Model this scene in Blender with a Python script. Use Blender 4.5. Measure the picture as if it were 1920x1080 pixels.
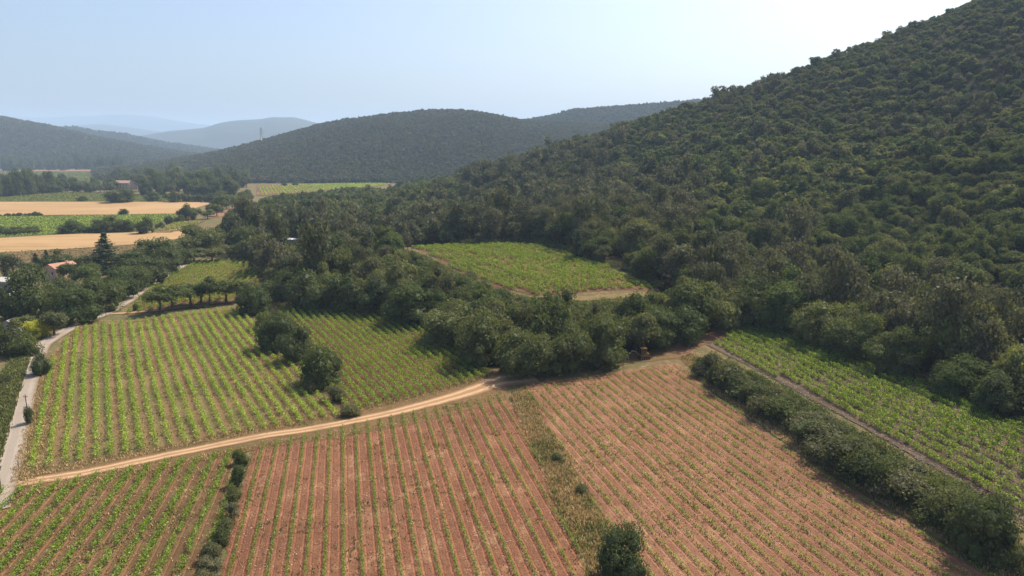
import bpy, bmesh, math, random
import numpy as np
from mathutils import Vector, Matrix
R = math.radians
sc = bpy.context.scene
for o in list(bpy.data.objects): bpy.data.objects.remove(o, do_unlink=True)
COL = sc.collection

# ---------------------------------------------------------------- camera, sky, sun, exposure
CAM_H = 55.0
PITCH = math.atan(257 / 1280.0)
cam_d = bpy.data.cameras.new('camera'); cam = bpy.data.objects.new('camera', cam_d); COL.objects.link(cam)
cam.location = (0, 0, CAM_H); cam.rotation_euler = (math.pi / 2 - PITCH, 0, 0)
cam_d.sensor_width = 36; cam_d.lens = 24; cam_d.clip_start = 1; cam_d.clip_end = 60000
sc.camera = cam
SUN_AZ, SUN_EL = R(50), R(52)          # azimuth clockwise from the view direction (+Y), elevation
world = bpy.data.worlds.new('World'); sc.world = world; world.use_nodes = True
wn = world.node_tree.nodes; wl = world.node_tree.links; wn.clear()
sky = wn.new('ShaderNodeTexSky'); sky.sky_type = 'NISHITA'; sky.sun_disc = False
sky.sun_elevation = SUN_EL; sky.sun_rotation = SUN_AZ
sky.altitude = 200; sky.air_density = 1.0; sky.dust_density = 5.0; sky.ozone_density = 3.0
bg = wn.new('ShaderNodeBackground'); bg.inputs['Strength'].default_value = 0.13
wo = wn.new('ShaderNodeOutputWorld'); wl.new(sky.outputs[0], bg.inputs[0]); wl.new(bg.outputs[0], wo.inputs[0])
sun_d = bpy.data.lights.new('sun', 'SUN'); sun = bpy.data.objects.new('sun', sun_d); COL.objects.link(sun)
sun_d.energy = 5.0; sun_d.angle = R(0.6); sun_d.color = (1.0, 0.90, 0.74)
sdir = Vector((math.sin(SUN_AZ) * math.cos(SUN_EL), math.cos(SUN_AZ) * math.cos(SUN_EL), math.sin(SUN_EL)))
sun.rotation_euler = sdir.to_track_quat('Z', 'Y').to_euler()
vs = sc.view_settings; vs.view_transform = 'Standard'; vs.look = 'None'; vs.exposure = 0.72; vs.gamma = 1.0; vs.use_curve_mapping = False
sc.render.engine = 'CYCLES'
cy = sc.cycles; cy.max_bounces = 6; cy.diffuse_bounces = 2; cy.glossy_bounces = 1; cy.transmission_bounces = 4
cy.transparent_max_bounces = 4; cy.volume_bounces = 1; cy.use_denoising = True; cy.sample_clamp_indirect = 6

# ---------------------------------------------------------------- where things stand
CP, SP = math.cos(PITCH), math.sin(PITCH)
def ray(px, py):
    a = (px - 960) / 1280.0; b = (540 - py) / 1280.0
    return a, CP + b * SP, -SP + b * CP          # per unit of depth along the lens axis
def at_z(px, py, z=0.0):
    a, b, c = ray(px, py); t = (z - CAM_H) / c
    return np.array([a * t, b * t, z])
def at_d(px, py, d, lift=0.0):                   # a point d metres away along the ground direction
    a, b, c = ray(px, py); t = d / b
    return np.array([a * t, d, CAM_H + c * t + lift])

# terrain control points: (px, py, ground height) for the low land, (px, py, distance, tree height to take off) on the hill
CPZ = [(-300,1100,0),(0,1080,0),(400,1080,0),(800,1080,0),(1250,1080,0),(1700,1080,0),(2100,1100,1),
 (0,900,0),(300,850,0),(600,800,0),(940,720,0),(1240,690,0.3),(1500,850,0),(1750,1000,0.3),(2050,1180,1.2),
 (60,650,0),(200,585,0),(330,575,0),(470,570,0),(600,640,0),(720,640,0),(820,640,0),(-400,600,0),(-400,450,0),
 (1340,655,1.2),(1500,740,1.7),(1700,850,2.0),(1900,975,2.4),(2100,1090,3.0),
 (1420,615,2.2),(1560,655,3.2),(1700,705,3.8),(1860,770,4.5),(2050,850,6),
 (1300,610,1.5),(1200,640,1.2),(1050,660,1.2),(930,665,1),
 (600,585,0),(720,588,0.5),(500,555,0),(355,492,0),(480,500,0),(250,480,0),(0,480,0),(-300,380,0),(0,390,0),(250,390,0),(400,400,0),
 (0,330,0),(250,330,0),(-400,330,0),(480,345,0),(620,352,0),(700,345,0),(480,420,0.5),(440,450,0),(560,470,1.0),(620,500,2.0),
 (860,512,7.0),(930,540,7.0),(1010,556,7.0),(1120,553,7.5),(1225,548,8.0),(770,470,8.0),(850,463,9.5),(980,459,11.5),(1080,482,11),(1170,512,9.5),
 (1240,500,11),(1150,470,13)]
CPD = [(560,380,760,7),(640,375,780,7),(730,352,880,8),(700,420,480,6),(800,400,520,7),(850,335,850,8),(930,420,400,8),(950,310,760,8),(1000,380,480,7),
 (1040,275,740,8),(1100,420,360,6),(1130,252,710,6),(1130,340,520,6),(1210,215,690,5),(1310,192,660,5),(1310,300,480,6),(1310,420,330,6),(1310,510,262,6),
 (1450,145,640,5),(1450,300,420,6),(1450,450,290,6),(1600,87,620,5),(1600,200,480,5),(1600,330,360,6),(1600,480,262,6),(1600,580,215,5),
 (1760,30,610,5),(1760,200,440,5),(1760,400,290,6),(1760,560,210,6),(1900,-45,600,5),(1900,120,440,5),(1900,300,310,5),(1900,480,225,6),(1900,640,176,5),
 (2100,-150,580,5),(2100,100,400,5),(2100,400,240,5),(2100,620,170,5),(2400,-260,560,5),(2400,200,320,5),(2400,600,160,5),(2400,850,120,3)]
_P = [at_z(*c) for c in CPZ] + [at_d(a, b, d, -t) for a, b, d, t in CPD]
# behind the skyline the ridge runs on and falls
for (a, b, d, t) in [(560,380,760,7),(730,352,880,8),(850,335,850,8),(1040,275,740,8),(1310,192,660,5),(1600,87,620,5),(1900,-45,600,5),(2400,-260,560,5)]:
    q = at_d(a, b, d, -t); f = 1.35
    _P.append(np.array([q[0] * f, q[1] * f, max(q[2] * 0.72 - 6, 0)]))
for x, y, z in [(-700,900,0),(-300,1200,0),(100,1500,0),(900,1500,40),(1500,900,90),(1500,300,120),(900,0,60),(500,0,15),(200,0,2),(0,-100,0),(-500,0,0),(-900,500,0),(-500,1500,0)]:
    _P.append(np.array([x, y, z], float))
_P = np.array(_P); MQ_C = 22.0
def _phi(r2): return np.sqrt(r2 + MQ_C ** 2)
_d2 = ((_P[:, None, :2] - _P[None, :, :2]) ** 2).sum(-1)
_A = np.ones((len(_P) + 1, len(_P) + 1)); _A[:-1, :-1] = _phi(_d2) - np.eye(len(_P)) * 2.0; _A[-1, -1] = 0
_w = np.linalg.solve(_A, np.append(_P[:, 2], 0))
def sstep(a, b, x):
    t = np.clip((x - a) / (b - a), 0, 1); return t * t * (3 - 2 * t)
def H(x, y):
    x = np.asarray(x, float); y = np.asarray(y, float); sh = np.broadcast(x, y).shape
    X = np.broadcast_to(x, sh).ravel(); Y = np.broadcast_to(y, sh).ravel(); out = np.empty(len(X))
    for i in range(0, len(X), 20000):
        s = slice(i, i + 20000)
        d2 = (X[s, None] - _P[None, :, 0]) ** 2 + (Y[s, None] - _P[None, :, 1]) ** 2
        out[s] = _phi(d2) @ _w[:-1] + _w[-1]
    edge = sstep(1750, 1250, Y) * sstep(1900, 1300, np.abs(X)) * sstep(-350, -60, Y)
    # the far flat of the valley stays flat
    edge *= 1 - sstep(900, 1050, Y) * sstep(100, -60, X)
    out = np.where(out > 0, out, out * 0.25) * edge
    return out.reshape(sh) if sh else float(out[0])
def G(px, py, lo=60.0, hi=2600.0):
    """ground point seen in direction (px, py): march the ray down to the terrain"""
    a, b, c = ray(px, py)
    t = np.concatenate([np.arange(60, 500, 2.0), np.arange(500, 2600, 8.0)])
    z = CAM_H + c * t - H(a * t, b * t)
    k = np.argmax(z < 0)
    if z[k] >= 0:
        return at_z(px, py, 0.0) if c < 0 else at_d(px, py, hi)
    t0, t1 = t[max(k - 1, 0)], t[k]
    for _ in range(18):
        m = .5 * (t0 + t1)
        if CAM_H + c * m - H(a * m, b * m) < 0: t1 = m
        else: t0 = m
    return np.array([a * t1, b * t1, H(a * t1, b * t1)])
def GL(pts): return np.array([G(*p) for p in pts])
def depth_of(p): return p[1] * CP - (p[2] - CAM_H) * SP
def to_px(P):
    P = np.atleast_2d(P); d = P[:, 1] * CP - (P[:, 2] - CAM_H) * SP
    u = P[:, 1] * SP + (P[:, 2] - CAM_H) * CP
    return np.stack([960 + 1280 * P[:, 0] / d, 540 - 1280 * u / d, d], 1)
def inside(poly, X, Y):
    poly = np.asarray(poly)[:, :2]; r = np.zeros(len(X), bool); j = len(poly) - 1
    for i in range(len(poly)):
        xi, yi = poly[i]; xj, yj = poly[j]
        r ^= ((yi > Y) != (yj > Y)) & (X < (xj - xi) * (Y - yi) / (yj - yi + 1e-12) + xi); j = i
    return r
def resample(P, n):
    P = np.asarray(P, float); s = np.append(0, np.cumsum(np.linalg.norm(np.diff(P[:, :2], axis=0), axis=1)))
    t = np.linspace(0, s[-1], n)
    return np.stack([np.interp(t, s, P[:, k]) for k in range(P.shape[1])], 1)
def smooth_line(P, n):
    Q = resample(P, max(n, 8)); 
    for _ in range(3): Q[1:-1] = .25 * Q[:-2] + .5 * Q[1:-1] + .25 * Q[2:]
    return Q
_nr = np.random.RandomState(5); _tab = _nr.rand(256, 256)
def vnoise(x, y):
    x = np.asarray(x, float); y = np.asarray(y, float)
    xi = np.floor(x).astype(int); yi = np.floor(y).astype(int); fx = x - xi; fy = y - yi
    fx = fx * fx * (3 - 2 * fx); fy = fy * fy * (3 - 2 * fy)
    t = lambda i, j: _tab[i % 256, j % 256]
    return (t(xi, yi) * (1 - fx) + t(xi + 1, yi) * fx) * (1 - fy) + (t(xi, yi + 1) * (1 - fx) + t(xi + 1, yi + 1) * fx) * fy
def fbm(x, y, o=4):
    s = 0; a = .5
    for k in range(o): s = s + a * vnoise(x * 2 ** k + 17 * k, y * 2 ** k + 31 * k); a *= .5
    return s

# ---------------------------------------------------------------- mesh and object helpers
def mesh_np(name, V, F, mat=None, uv=None, smooth=False):
    V = np.ascontiguousarray(V, np.float32); me = bpy.data.meshes.new(name)
    if isinstance(F, np.ndarray):
        m, k = F.shape; me.vertices.add(len(V)); me.vertices.foreach_set('co', V.ravel())
        me.loops.add(m * k); me.loops.foreach_set('vertex_index', np.ascontiguousarray(F, np.int32).ravel())
        me.polygons.add(m); me.polygons.foreach_set('loop_start', np.arange(0, m * k, k, dtype=np.int32))
        if uv is not None:
            l = me.uv_layers.new(name='UVMap'); l.data.foreach_set('uv', np.ascontiguousarray(uv[F.ravel()], np.float32).ravel())
        me.update(calc_edges=True)
    else:
        me.from_pydata(V.tolist(), [], [list(f) for f in F]); me.update()
    me.validate(verbose=False)
    if mat: me.materials.append(mat)
    if smooth: me.polygons.foreach_set('use_smooth', np.ones(len(me.polygons), bool))
    return me
def link(name, me, parent=None):
    o = bpy.data.objects.new(name, me); COL.objects.link(o); o.parent = parent; return o
def tag(o, label=None, cat=None, group=None, kind=None):
    if label: o['label'] = label
    if cat: o['category'] = cat
    if group: o['group'] = group
    if kind: o['kind'] = kind
    return o
def empty(name, loc, rz=0.0, s=1.0):
    o = bpy.data.objects.new(name, None); COL.objects.link(o); o.empty_display_size = .5
    o.location = [float(c) for c in loc]; o.rotation_euler = (0, 0, rz); o.scale = (s, s, s) if np.isscalar(s) else s
    return o
class MB:
    """collects boxes, tubes and plates, then becomes one mesh"""
    def __init__(s): s.v = []; s.f = []
    def add(s, V, F):
        n = len(s.v); s.v += [tuple(map(float, v)) for v in V]; s.f += [tuple(i + n for i in f) for f in F]; return s
    def box(s, c, d, rz=0.0, taper=1.0):
        x, y, z = [e / 2 for e in d]; V = []
        for k, (zz, t) in enumerate(((-z, 1), (z, taper))):
            for (xx, yy) in ((-x, -y), (x, -y), (x, y), (-x, y)):
                X, Y = xx * t, yy * t
                V.append((c[0] + X * math.cos(rz) - Y * math.sin(rz), c[1] + X * math.sin(rz) + Y * math.cos(rz), c[2] + zz))
        return s.add(V, [(3, 2, 1, 0), (4, 5, 6, 7), (0, 1, 5, 4), (1, 2, 6, 5), (2, 3, 7, 6), (3, 0, 4, 7)])
    def tube(s, a, b, r0, r1=None, n=6):
        a = Vector(a); b = Vector(b); r1 = r0 if r1 is None else r1; q = (b - a).to_track_quat('Z', 'Y'); V = []
        for p, r in ((a, r0), (b, r1)):
            for i in range(n): V.append(p + q @ Vector((r * math.cos(2 * math.pi * i / n), r * math.sin(2 * math.pi * i / n), 0)))
        return s.add(V, [(i, (i + 1) % n, n + (i + 1) % n, n + i) for i in range(n)] + [tuple(range(n - 1, -1, -1)), tuple(range(n, 2 * n))])
    def prism(s, outline, y0, y1):                 # outline in x,z extruded along y
        n = len(outline); V = [(x, y0, z) for x, z in outline] + [(x, y1, z) for x, z in outline]
        return s.add(V, [tuple(range(n)), tuple(range(2 * n - 1, n - 1, -1))] + [(i, n + i, n + (i + 1) % n, (i + 1) % n) for i in range(n)])
    def build(s, name, mat, parent=None):
        me = mesh_np(name, np.array(s.v), s.f, mat); bm = bmesh.new(); bm.from_mesh(me)
        bmesh.ops.recalc_face_normals(bm, faces=bm.faces); bm.to_mesh(me); bm.free()
        return link(name, me, parent)
ORD = ('first second third fourth fifth sixth seventh eighth ninth tenth eleventh twelfth thirteenth fourteenth fifteenth sixteenth seventeenth '
       'eighteenth nineteenth twentieth').split()
def ordinal(i):
    t = ['', '', 'twenty', 'thirty', 'forty', 'fifty']; tn = ['', '', 'twentieth', 'thirtieth', 'fortieth', 'fiftieth']
    i += 1
    if i <= 20: return ORD[i - 1]
    return tn[i // 10] if i % 10 == 0 else t[i // 10] + '-' + ORD[i % 10 - 1]

# ---------------------------------------------------------------- materials
class NT:
    def __init__(s, name):
        s.m = bpy.data.materials.new(name); s.m.use_nodes = True; s.t = s.m.node_tree; s.t.nodes.clear()
        s.out = s.t.nodes.new('ShaderNodeOutputMaterial')
    def n(s, typ, **kw):
        nd = s.t.nodes.new(typ)
        for k, v in kw.items(): setattr(nd, k, v)
        return nd
    def put(s, sock, v):
        if hasattr(v, 'is_linked') or isinstance(v, bpy.types.NodeSocket): s.t.links.new(v, sock)
        else: sock.default_value = v
    def obj(s): return s.n('ShaderNodeTexCoord').outputs['Object']
    def uv(s): return s.n('ShaderNodeTexCoord').outputs['UV']
    def noise(s, vec, scale, detail=3, rough=.6, out='Fac'):
        nd = s.n('ShaderNodeTexNoise'); s.put(nd.inputs['Vector'], vec); nd.inputs['Scale'].default_value = scale
        nd.inputs['Detail'].default_value = detail; nd.inputs['Roughness'].default_value = rough; return nd.outputs[out]
    def voronoi(s, vec, scale, out='Distance'):
        nd = s.n('ShaderNodeTexVoronoi'); s.put(nd.inputs['Vector'], vec); nd.inputs['Scale'].default_value = scale; return nd.outputs[out]
    def math(s, op, a, b=0.0, c=0.0):
        nd = s.n('ShaderNodeMath', operation=op); s.put(nd.inputs[0], a); s.put(nd.inputs[1], b); s.put(nd.inputs[2], c); return nd.outputs[0]
    def ramp(s, f, stops):
        nd = s.n('ShaderNodeValToRGB'); s.put(nd.inputs[0], f); e = nd.color_ramp.elements
        while len(e) < len(stops): e.new(.5)
        for el, (p, c) in zip(e, stops): el.position = p; el.color = (*c, 1) if len(c) == 3 else c
        return nd.outputs[0]
    def rng(s, f, a, b, c=0.0, d=1.0):
        nd = s.n('ShaderNodeMapRange'); nd.interpolation_type = 'SMOOTHSTEP'; s.put(nd.inputs[0], f)
        for i, v in zip((1, 2, 3, 4), (a, b, c, d)): nd.inputs[i].default_value = v
        return nd.outputs[0]
    def mix(s, f, a, b, mode='MIX'):
        nd = s.n('ShaderNodeMix', data_type='RGBA', blend_type=mode); s.put(nd.inputs[0], f)
        s.put(nd.inputs[6], (*a, 1) if isinstance(a, tuple) else a); s.put(nd.inputs[7], (*b, 1) if isinstance(b, tuple) else b); return nd.outputs[2]
    def scalev(s, vec, sx, sy, sz=1.0):
        nd = s.n('ShaderNodeMapping'); s.put(nd.inputs[0], vec); nd.inputs['Scale'].default_value = (sx, sy, sz); return nd.outputs[0]
    def sepx(s, vec, k=0):
        nd = s.n('ShaderNodeSeparateXYZ'); s.put(nd.inputs[0], vec); return nd.outputs[k]
    def bump(s, h, strength=.5, dist=.1):
        nd = s.n('ShaderNodeBump'); s.put(nd.inputs['Height'], h); nd.inputs['Strength'].default_value = strength; nd.inputs['Distance'].default_value = dist; return nd.outputs[0]
    def done(s, col, rough=.9, spec=.15, normal=None, metal=0.0):
        b = s.n('ShaderNodeBsdfPrincipled'); s.put(b.inputs['Base Color'], (*col, 1) if isinstance(col, tuple) else col)
        b.inputs['Roughness'].default_value = rough; b.inputs['Specular IOR Level'].default_value = spec; b.inputs['Metallic'].default_value = metal
        if normal: s.put(b.inputs['Normal'], normal)
        s.t.links.new(b.outputs[0], s.out.inputs[0]); return s.m
def plain(name, col, rough=.8, var=.25, scale=2.0, metal=0.0, spec=.3):
    k = NT(name); f = k.noise(k.obj(), scale, 4); a = tuple(c * (1 - var) for c in col); b = tuple(min(1, c * (1 + var)) for c in col)
    return k.done(k.mix(f, a, b), rough, spec, k.bump(f, .2, .03), metal)
def leaf_mat(name, stops, trans=.35, tint=(1.25, 1.25, .55), var=.24):
    """stops: colours the individual trees range over; each leaf varies around its tree's colour"""
    k = NT(name); r = k.n('ShaderNodeObjectInfo').outputs['Random']; n = len(stops)
    stops = stops if n > 1 else stops * 2; n = len(stops)
    base = k.ramp(r, [(i / max(n - 1, 1), c) for i, c in enumerate(stops)])
    isl = k.n('ShaderNodeNewGeometry').outputs['Random Per Island']
    v = k.rng(isl, 0, 1, 1 - var, 1 + var)
    hv = k.n('ShaderNodeVectorMath', operation='SCALE'); k.put(hv.inputs[0], base); k.put(hv.inputs['Scale'], v)
    col = hv.outputs[0]
    d = k.n('ShaderNodeBsdfDiffuse'); k.put(d.inputs[0], col)
    t = k.n('ShaderNodeBsdfTranslucent'); k.put(t.inputs[0], k.mix(1.0, col, tuple(c * trans * 2.2 for c in tint), 'MULTIPLY'))
    g = k.n('ShaderNodeBsdfGlossy'); g.inputs['Roughness'].default_value = .5; g.inputs[0].default_value = (.9, .95, 1, 1)
    m = k.n('ShaderNodeAddShader'); k.t.links.new(d.outputs[0], m.inputs[0]); k.t.links.new(t.outputs[0], m.inputs[1])
    m2 = k.n('ShaderNodeMixShader'); m2.inputs[0].default_value = .006; k.t.links.new(m.outputs[0], m2.inputs[1]); k.t.links.new(g.outputs[0], m2.inputs[2])
    k.t.links.new(m2.outputs[0], k.out.inputs[0]); return k.m

# ================================================================ ground materials
def ground_mat():
    k = NT('dry_grass_ground'); p = k.obj()
    n1 = k.noise(p, .035, 5, .6); n2 = k.noise(p, .5, 5, .7); n3 = k.noise(p, 3.0, 4, .7)
    c = k.mix(k.rng(n1, .42, .6), (.115, .085, .042), (.075, .08, .032))
    c = k.mix(k.rng(n2, .45, .68), c, (.19, .135, .075))
    c = k.mix(k.rng(n3, .5, .75), c, (.05, .058, .022))
    return k.done(c, .95, .05, k.bump(n3, .6, .25))
def red_soil(name, base, light, dark, rut, green=0.0, stones=.5):
    """bare red earth between vine rows: UV.x counts rows, UV.y is metres along them"""
    k = NT(name); u = k.sepx(k.uv(), 0); v = k.sepx(k.uv(), 1); p = k.obj()
    wob = k.math('MULTIPLY_ADD', k.noise(p, .35, 2), .10, -.05)
    fr = k.math('FRACT', k.math('ADD', k.math('ADD', u, wob), .5))            # .5 = under the vines
    dist = k.math('ABSOLUTE', k.math('SUBTRACT', fr, .5))                      # 0 at vines, .5 mid alley
    rutm = k.math('MULTIPLY', k.rng(dist, .17, .22), k.rng(dist, .33, .27))
    n1 = k.noise(p, .06, 4); n2 = k.noise(p, 1.3, 5, .75); n3 = k.noise(p, 6.0, 4, .8)
    c = k.mix(k.rng(n1, .35, .65), base, light)
    c = k.mix(k.rng(n2, .45, .7), c, dark)
    c = k.mix(k.math('MULTIPLY', k.math('MULTIPLY', k.rng(dist, .3, .38), k.rng(n3, .38, .62)), .75), c, dark)
    c = k.mix(k.math('MULTIPLY', rutm, k.rng(k.noise(p, .22, 3), .3, .55)), c, rut)
    c = k.mix(k.math('MULTIPLY', k.math('MULTIPLY', k.rng(k.noise(k.scalev(p, 1, .5), .3, 5, .7), .5, .66), k.rng(k.noise(p, 2.2, 4, .8), .4, .6)), stones * .8), c, (.34, .215, .12))
    c = k.mix(k.math('MULTIPLY', k.rng(k.noise(p, .028, 4, .6), .48, .62), .45), c, dark)
    c = k.mix(k.math('MULTIPLY', k.rng(k.noise(p, .11, 5, .7), .54, .68), .5), c, light)
    if green:
        g = k.math('MULTIPLY', k.rng(k.noise(p, .9, 4, .7), .52, .7), green)
        c = k.mix(g, c, (.10, .10, .04))
    st = k.voronoi(p, 1.7); sm = k.math('MULTIPLY', k.rng(st, .17, .08), k.rng(k.noise(p, .45, 3), .5, .62))
    c = k.mix(k.math('MULTIPLY', sm, stones), c, (.55, .38, .26))
    c = k.mix(k.math('MULTIPLY', k.rng(n3, .55, .75), .5), c, dark)
    hgt = k.math('ADD', k.math('MULTIPLY', n2, .6), k.math('MULTIPLY', n3, .5)); hgt = k.math('SUBTRACT', hgt, k.math('MULTIPLY', rutm, .35))
    return k.done(c, .95, .05, k.bump(hgt, .9, .22))
def grass_alley(name, soil, grass, straw, alt=1.0):
    """worn grass alleys between the rows, every second one barer"""
    k = NT(name); u = k.sepx(k.uv(), 0); p = k.obj()
    fr = k.math('FRACT', k.math('ADD', u, .5)); dist = k.math('ABSOLUTE', k.math('SUBTRACT', fr, .5))
    par = k.math('FRACT', k.math('MULTIPLY', k.math('FLOOR', u), .5))           # 0 or .5
    n1 = k.noise(p, .05, 4); n2 = k.noise(k.scalev(p, 1, 1), .9, 5, .7); n3 = k.noise(p, 5, 4, .75)
    c = k.mix(k.rng(n1, .38, .62), grass, straw)
    c = k.mix(k.math('MULTIPLY', k.math('MULTIPLY', par, 2.0), alt), c, soil)
    c = k.mix(k.rng(n2, .5, .72), c, soil)
    c = k.mix(k.math('MULTIPLY', k.rng(dist, .12, .04), .7), c, soil)
    c = k.mix(k.math('MULTIPLY', k.rng(n3, .5, .72), .55), c, tuple(.5 * e for e in grass))
    rut = k.math('MULTIPLY', k.rng(dist, .2, .25), k.rng(dist, .34, .28))
    c = k.mix(k.math('MULTIPLY', rut, .35), c, straw)
    return k.done(c, .95, .05, k.bump(k.math('ADD', n2, n3), .8, .2))
def road_mat(name, edge, rutc, mid, pebble):
    """track: UV.x runs 0..1 across, the two wheel lines worn smooth"""
    k = NT(name); u = k.sepx(k.uv(), 0); p = k.obj(); n = k.noise(p, .7, 4, .7); n3 = k.noise(p, 5, 4, .8)
    uu = k.math('ADD', u, k.math('MULTIPLY_ADD', n, .16, -.08)); d = k.math('ABSOLUTE', k.math('SUBTRACT', uu, .5))
    rut = k.math('MULTIPLY', k.rng(d, .1, .17), k.rng(d, .36, .28))
    c = k.mix(k.rng(d, .34, .47), mid, edge); c = k.mix(rut, c, rutc)
    c = k.mix(k.math('MULTIPLY', k.rng(n3, .5, .72), .5), c, pebble)
    c = k.mix(k.math('MULTIPLY', k.rng(k.noise(p, .15, 3), .5, .7), .4), c, edge)
    return k.done(c, .95, .08, k.bump(n3, .5, .06))
def stubble_mat(name, a, b, c3):
    k = NT(name); p = k.obj(); st = k.scalev(p, .03, .45); n = k.noise(st, 1.0, 5, .65); n2 = k.noise(p, .3, 5, .75); n3 = k.noise(p, .012, 3)
    c = k.mix(k.rng(n, .35, .65), a, b); c = k.mix(k.math('MULTIPLY', k.rng(k.noise(k.scalev(p, .004, .16), 1.0, 3, .5), .52, .6), .5), c, tuple(.72 * e for e in b)); c = k.mix(k.math('MULTIPLY', k.rng(n2, .5, .75), .6), c, c3); c = k.mix(k.math('MULTIPLY', k.rng(n3, .45, .62), .4), c, c3)
    return k.done(c, .95, .05, k.bump(n2, .5, .2))
def scrub_mat(name, a, b, c3, s=1.0):
    k = NT(name); p = k.obj(); n = k.noise(p, .12 * s, 5, .65); n2 = k.noise(p, 1.1 * s, 5, .75); n3 = k.noise(p, 6 * s, 3, .8)
    c = k.mix(k.rng(n, .4, .62), a, b); c = k.mix(k.rng(n2, .48, .7), c, c3); c = k.mix(k.math('MULTIPLY', k.rng(n3, .5, .75), .5), c, tuple(.45 * e for e in a))
    return k.done(c, .95, .05, k.bump(k.math('ADD', n2, n3), .8, .25))
M = {}
M['ground'] = ground_mat()
M['red'] = red_soil('red_soil', (.165, .074, .042), (.205, .097, .057), (.092, .044, .026), (.205, .083, .047), .3, .8)
M['red2'] = red_soil('red_soil_pale', (.190, .096, .056), (.225, .118, .072), (.118, .058, .034), (.232, .112, .066), .2, .75)
M['brown'] = red_soil('brown_soil', (0.119, 0.068, 0.036), (0.158, 0.090, 0.048), (0.068, 0.043, 0.022), (0.180, 0.090, 0.047), .75, .4)
M['midsoil'] = red_soil('reddish_soil', (.115, .060, .034), (.15, .078, .045), (.065, .038, .022), (.16, .08, .044), .3, .25)
M['stony'] = red_soil('stony_soil', (.085, .060, .042), (.125, .09, .064), (.046, .033, .022), (.105, .07, .047), .3, .45)
M['alley'] = grass_alley('worn_grass_alley', (0.169, 0.097, 0.052), (0.097, 0.088, 0.033), (0.162, 0.119, 0.058), .45)
M['track'] = road_mat('dirt_track', (.17, .105, .058), (.37, .24, .14), (.235, .145, .078), (.19, .115, .065))
M['lane'] = road_mat('pale_lane', (.19, .14, .098), (.255, .218, .182), (.225, .19, .155), (.18, .15, .122))
M['stubble'] = stubble_mat('wheat_stubble', (.30, .195, .095), (.25, .16, .078), (.34, .23, .12))
M['verge'] = scrub_mat('dry_verge', (0.144, 0.090, 0.043), (0.108, 0.079, 0.035), (0.187, 0.122, 0.061))
M['meadow'] = scrub_mat('rough_meadow', (0.054, 0.061, 0.018), (0.094, 0.079, 0.032), (0.036, 0.047, 0.014))
M['straw'] = scrub_mat('straw_grass', (.17, .125, .058), (.125, .10, .04), (.24, .175, .09))
M['farvine'] = scrub_mat('far_vineyard_green', (.070, .075, .026), (.085, .08, .034), (.06, .066, .022), .6)
M['undergrowth'] = scrub_mat('wood_floor', (0.032, 0.030, 0.014), (0.043, 0.036, 0.020), (0.025, 0.029, 0.012))
M['plot'] = scrub_mat('bare_plot', (0.194, 0.104, 0.061), (0.223, 0.126, 0.079), (0.144, 0.083, 0.047))
M['hillwood'] = scrub_mat('wooded_slope', (0.025, 0.030, 0.012), (0.036, 0.035, 0.017), (0.020, 0.026, 0.010), .4)
M['farhill'] = scrub_mat('distant_hill', (0.036, 0.043, 0.025), (0.043, 0.045, 0.029), (0.032, 0.040, 0.022), .03)

# ================================================================ ground
def seg(a, b, step): return np.arange(a, b, step)
gx = np.concatenate([[-15800, -9000, -5000, -3000], seg(-2000, -320, 14), seg(-320, 340, 3.2), seg(340, 2000, 14), [2000, 3000, 5000, 9000, 15800]])
gy = np.concatenate([[-1200, -600, -300], seg(-100, 60, 10), seg(60, 430, 3.0), seg(430, 1800, 9), [1800, 2400, 4000, 7000, 11000, 15800]])
X, Y = np.meshgrid(gx, gy); Z = H(X, Y)
nx, ny = len(gx), len(gy); ii = (np.arange(ny - 1)[:, None] * nx + np.arange(nx - 1)[None, :]).ravel()
F = np.stack([ii, ii + 1, ii + nx + 1, ii + nx], 1)
tag(link('ground', mesh_np('ground', np.stack([X.ravel(), Y.ravel(), Z.ravel()], 1), F, M['ground'], smooth=True)),
    'dry grassy valley floor and hill terrain', None, None, 'structure')

def sheet(name, L, Rr, mat, lift, label, rowdir=None, spacing=1.0, origin=None, n=90, m=60, ragged=.5, kind='structure'):
    """ruled patch of ground between two edge lines, draped on the terrain; UV.x = row number"""
    L = resample(L, n); Rr = resample(Rr, n); t = np.linspace(0, 1, m)[None, :, None]
    P = (L[:, None, :2] * (1 - t) + Rr[:, None, :2] * t).reshape(-1, 2)
    s = np.arange(n)
    if ragged:
        T = np.tile(np.linspace(0, 1, m), n); E = np.maximum(0, 1 - np.minimum(T, 1 - T) * 8)
        P[:, 0] += E * ragged * 2 * (fbm(P[:, 0] * .35, P[:, 1] * .35) - .5); P[:, 1] += E * ragged * 2 * (fbm(P[:, 0] * .35 + 50, P[:, 1] * .35) - .5)
    Zz = H(P[:, 0], P[:, 1]) + lift
    if rowdir is not None:
        d = np.array(rowdir) / np.linalg.norm(rowdir); pr = np.array([d[1], -d[0]]); o = np.array(origin)[:2]
        uv = np.stack([((P - o) @ pr) / spacing, (P - o) @ d], 1)
    else:
        uv = np.stack([np.tile(np.linspace(0, 1, m), n), np.repeat(s, m) * .1], 1)
    k = (np.arange(n - 1)[:, None] * m + np.arange(m - 1)[None, :]).ravel()
    Fq = np.stack([k, k + 1, k + m + 1, k + m], 1); V = np.column_stack([P, Zz])
    a, b, c = V[Fq[0, 0]], V[Fq[0, 1]], V[Fq[0, 2]]
    if np.cross(b - a, c - a)[2] < 0: Fq = Fq[:, ::-1].copy()
    o = link(name, mesh_np(name, V, Fq, mat, uv=uv, smooth=True)); tag(o, label, None, None, kind); return o
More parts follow.
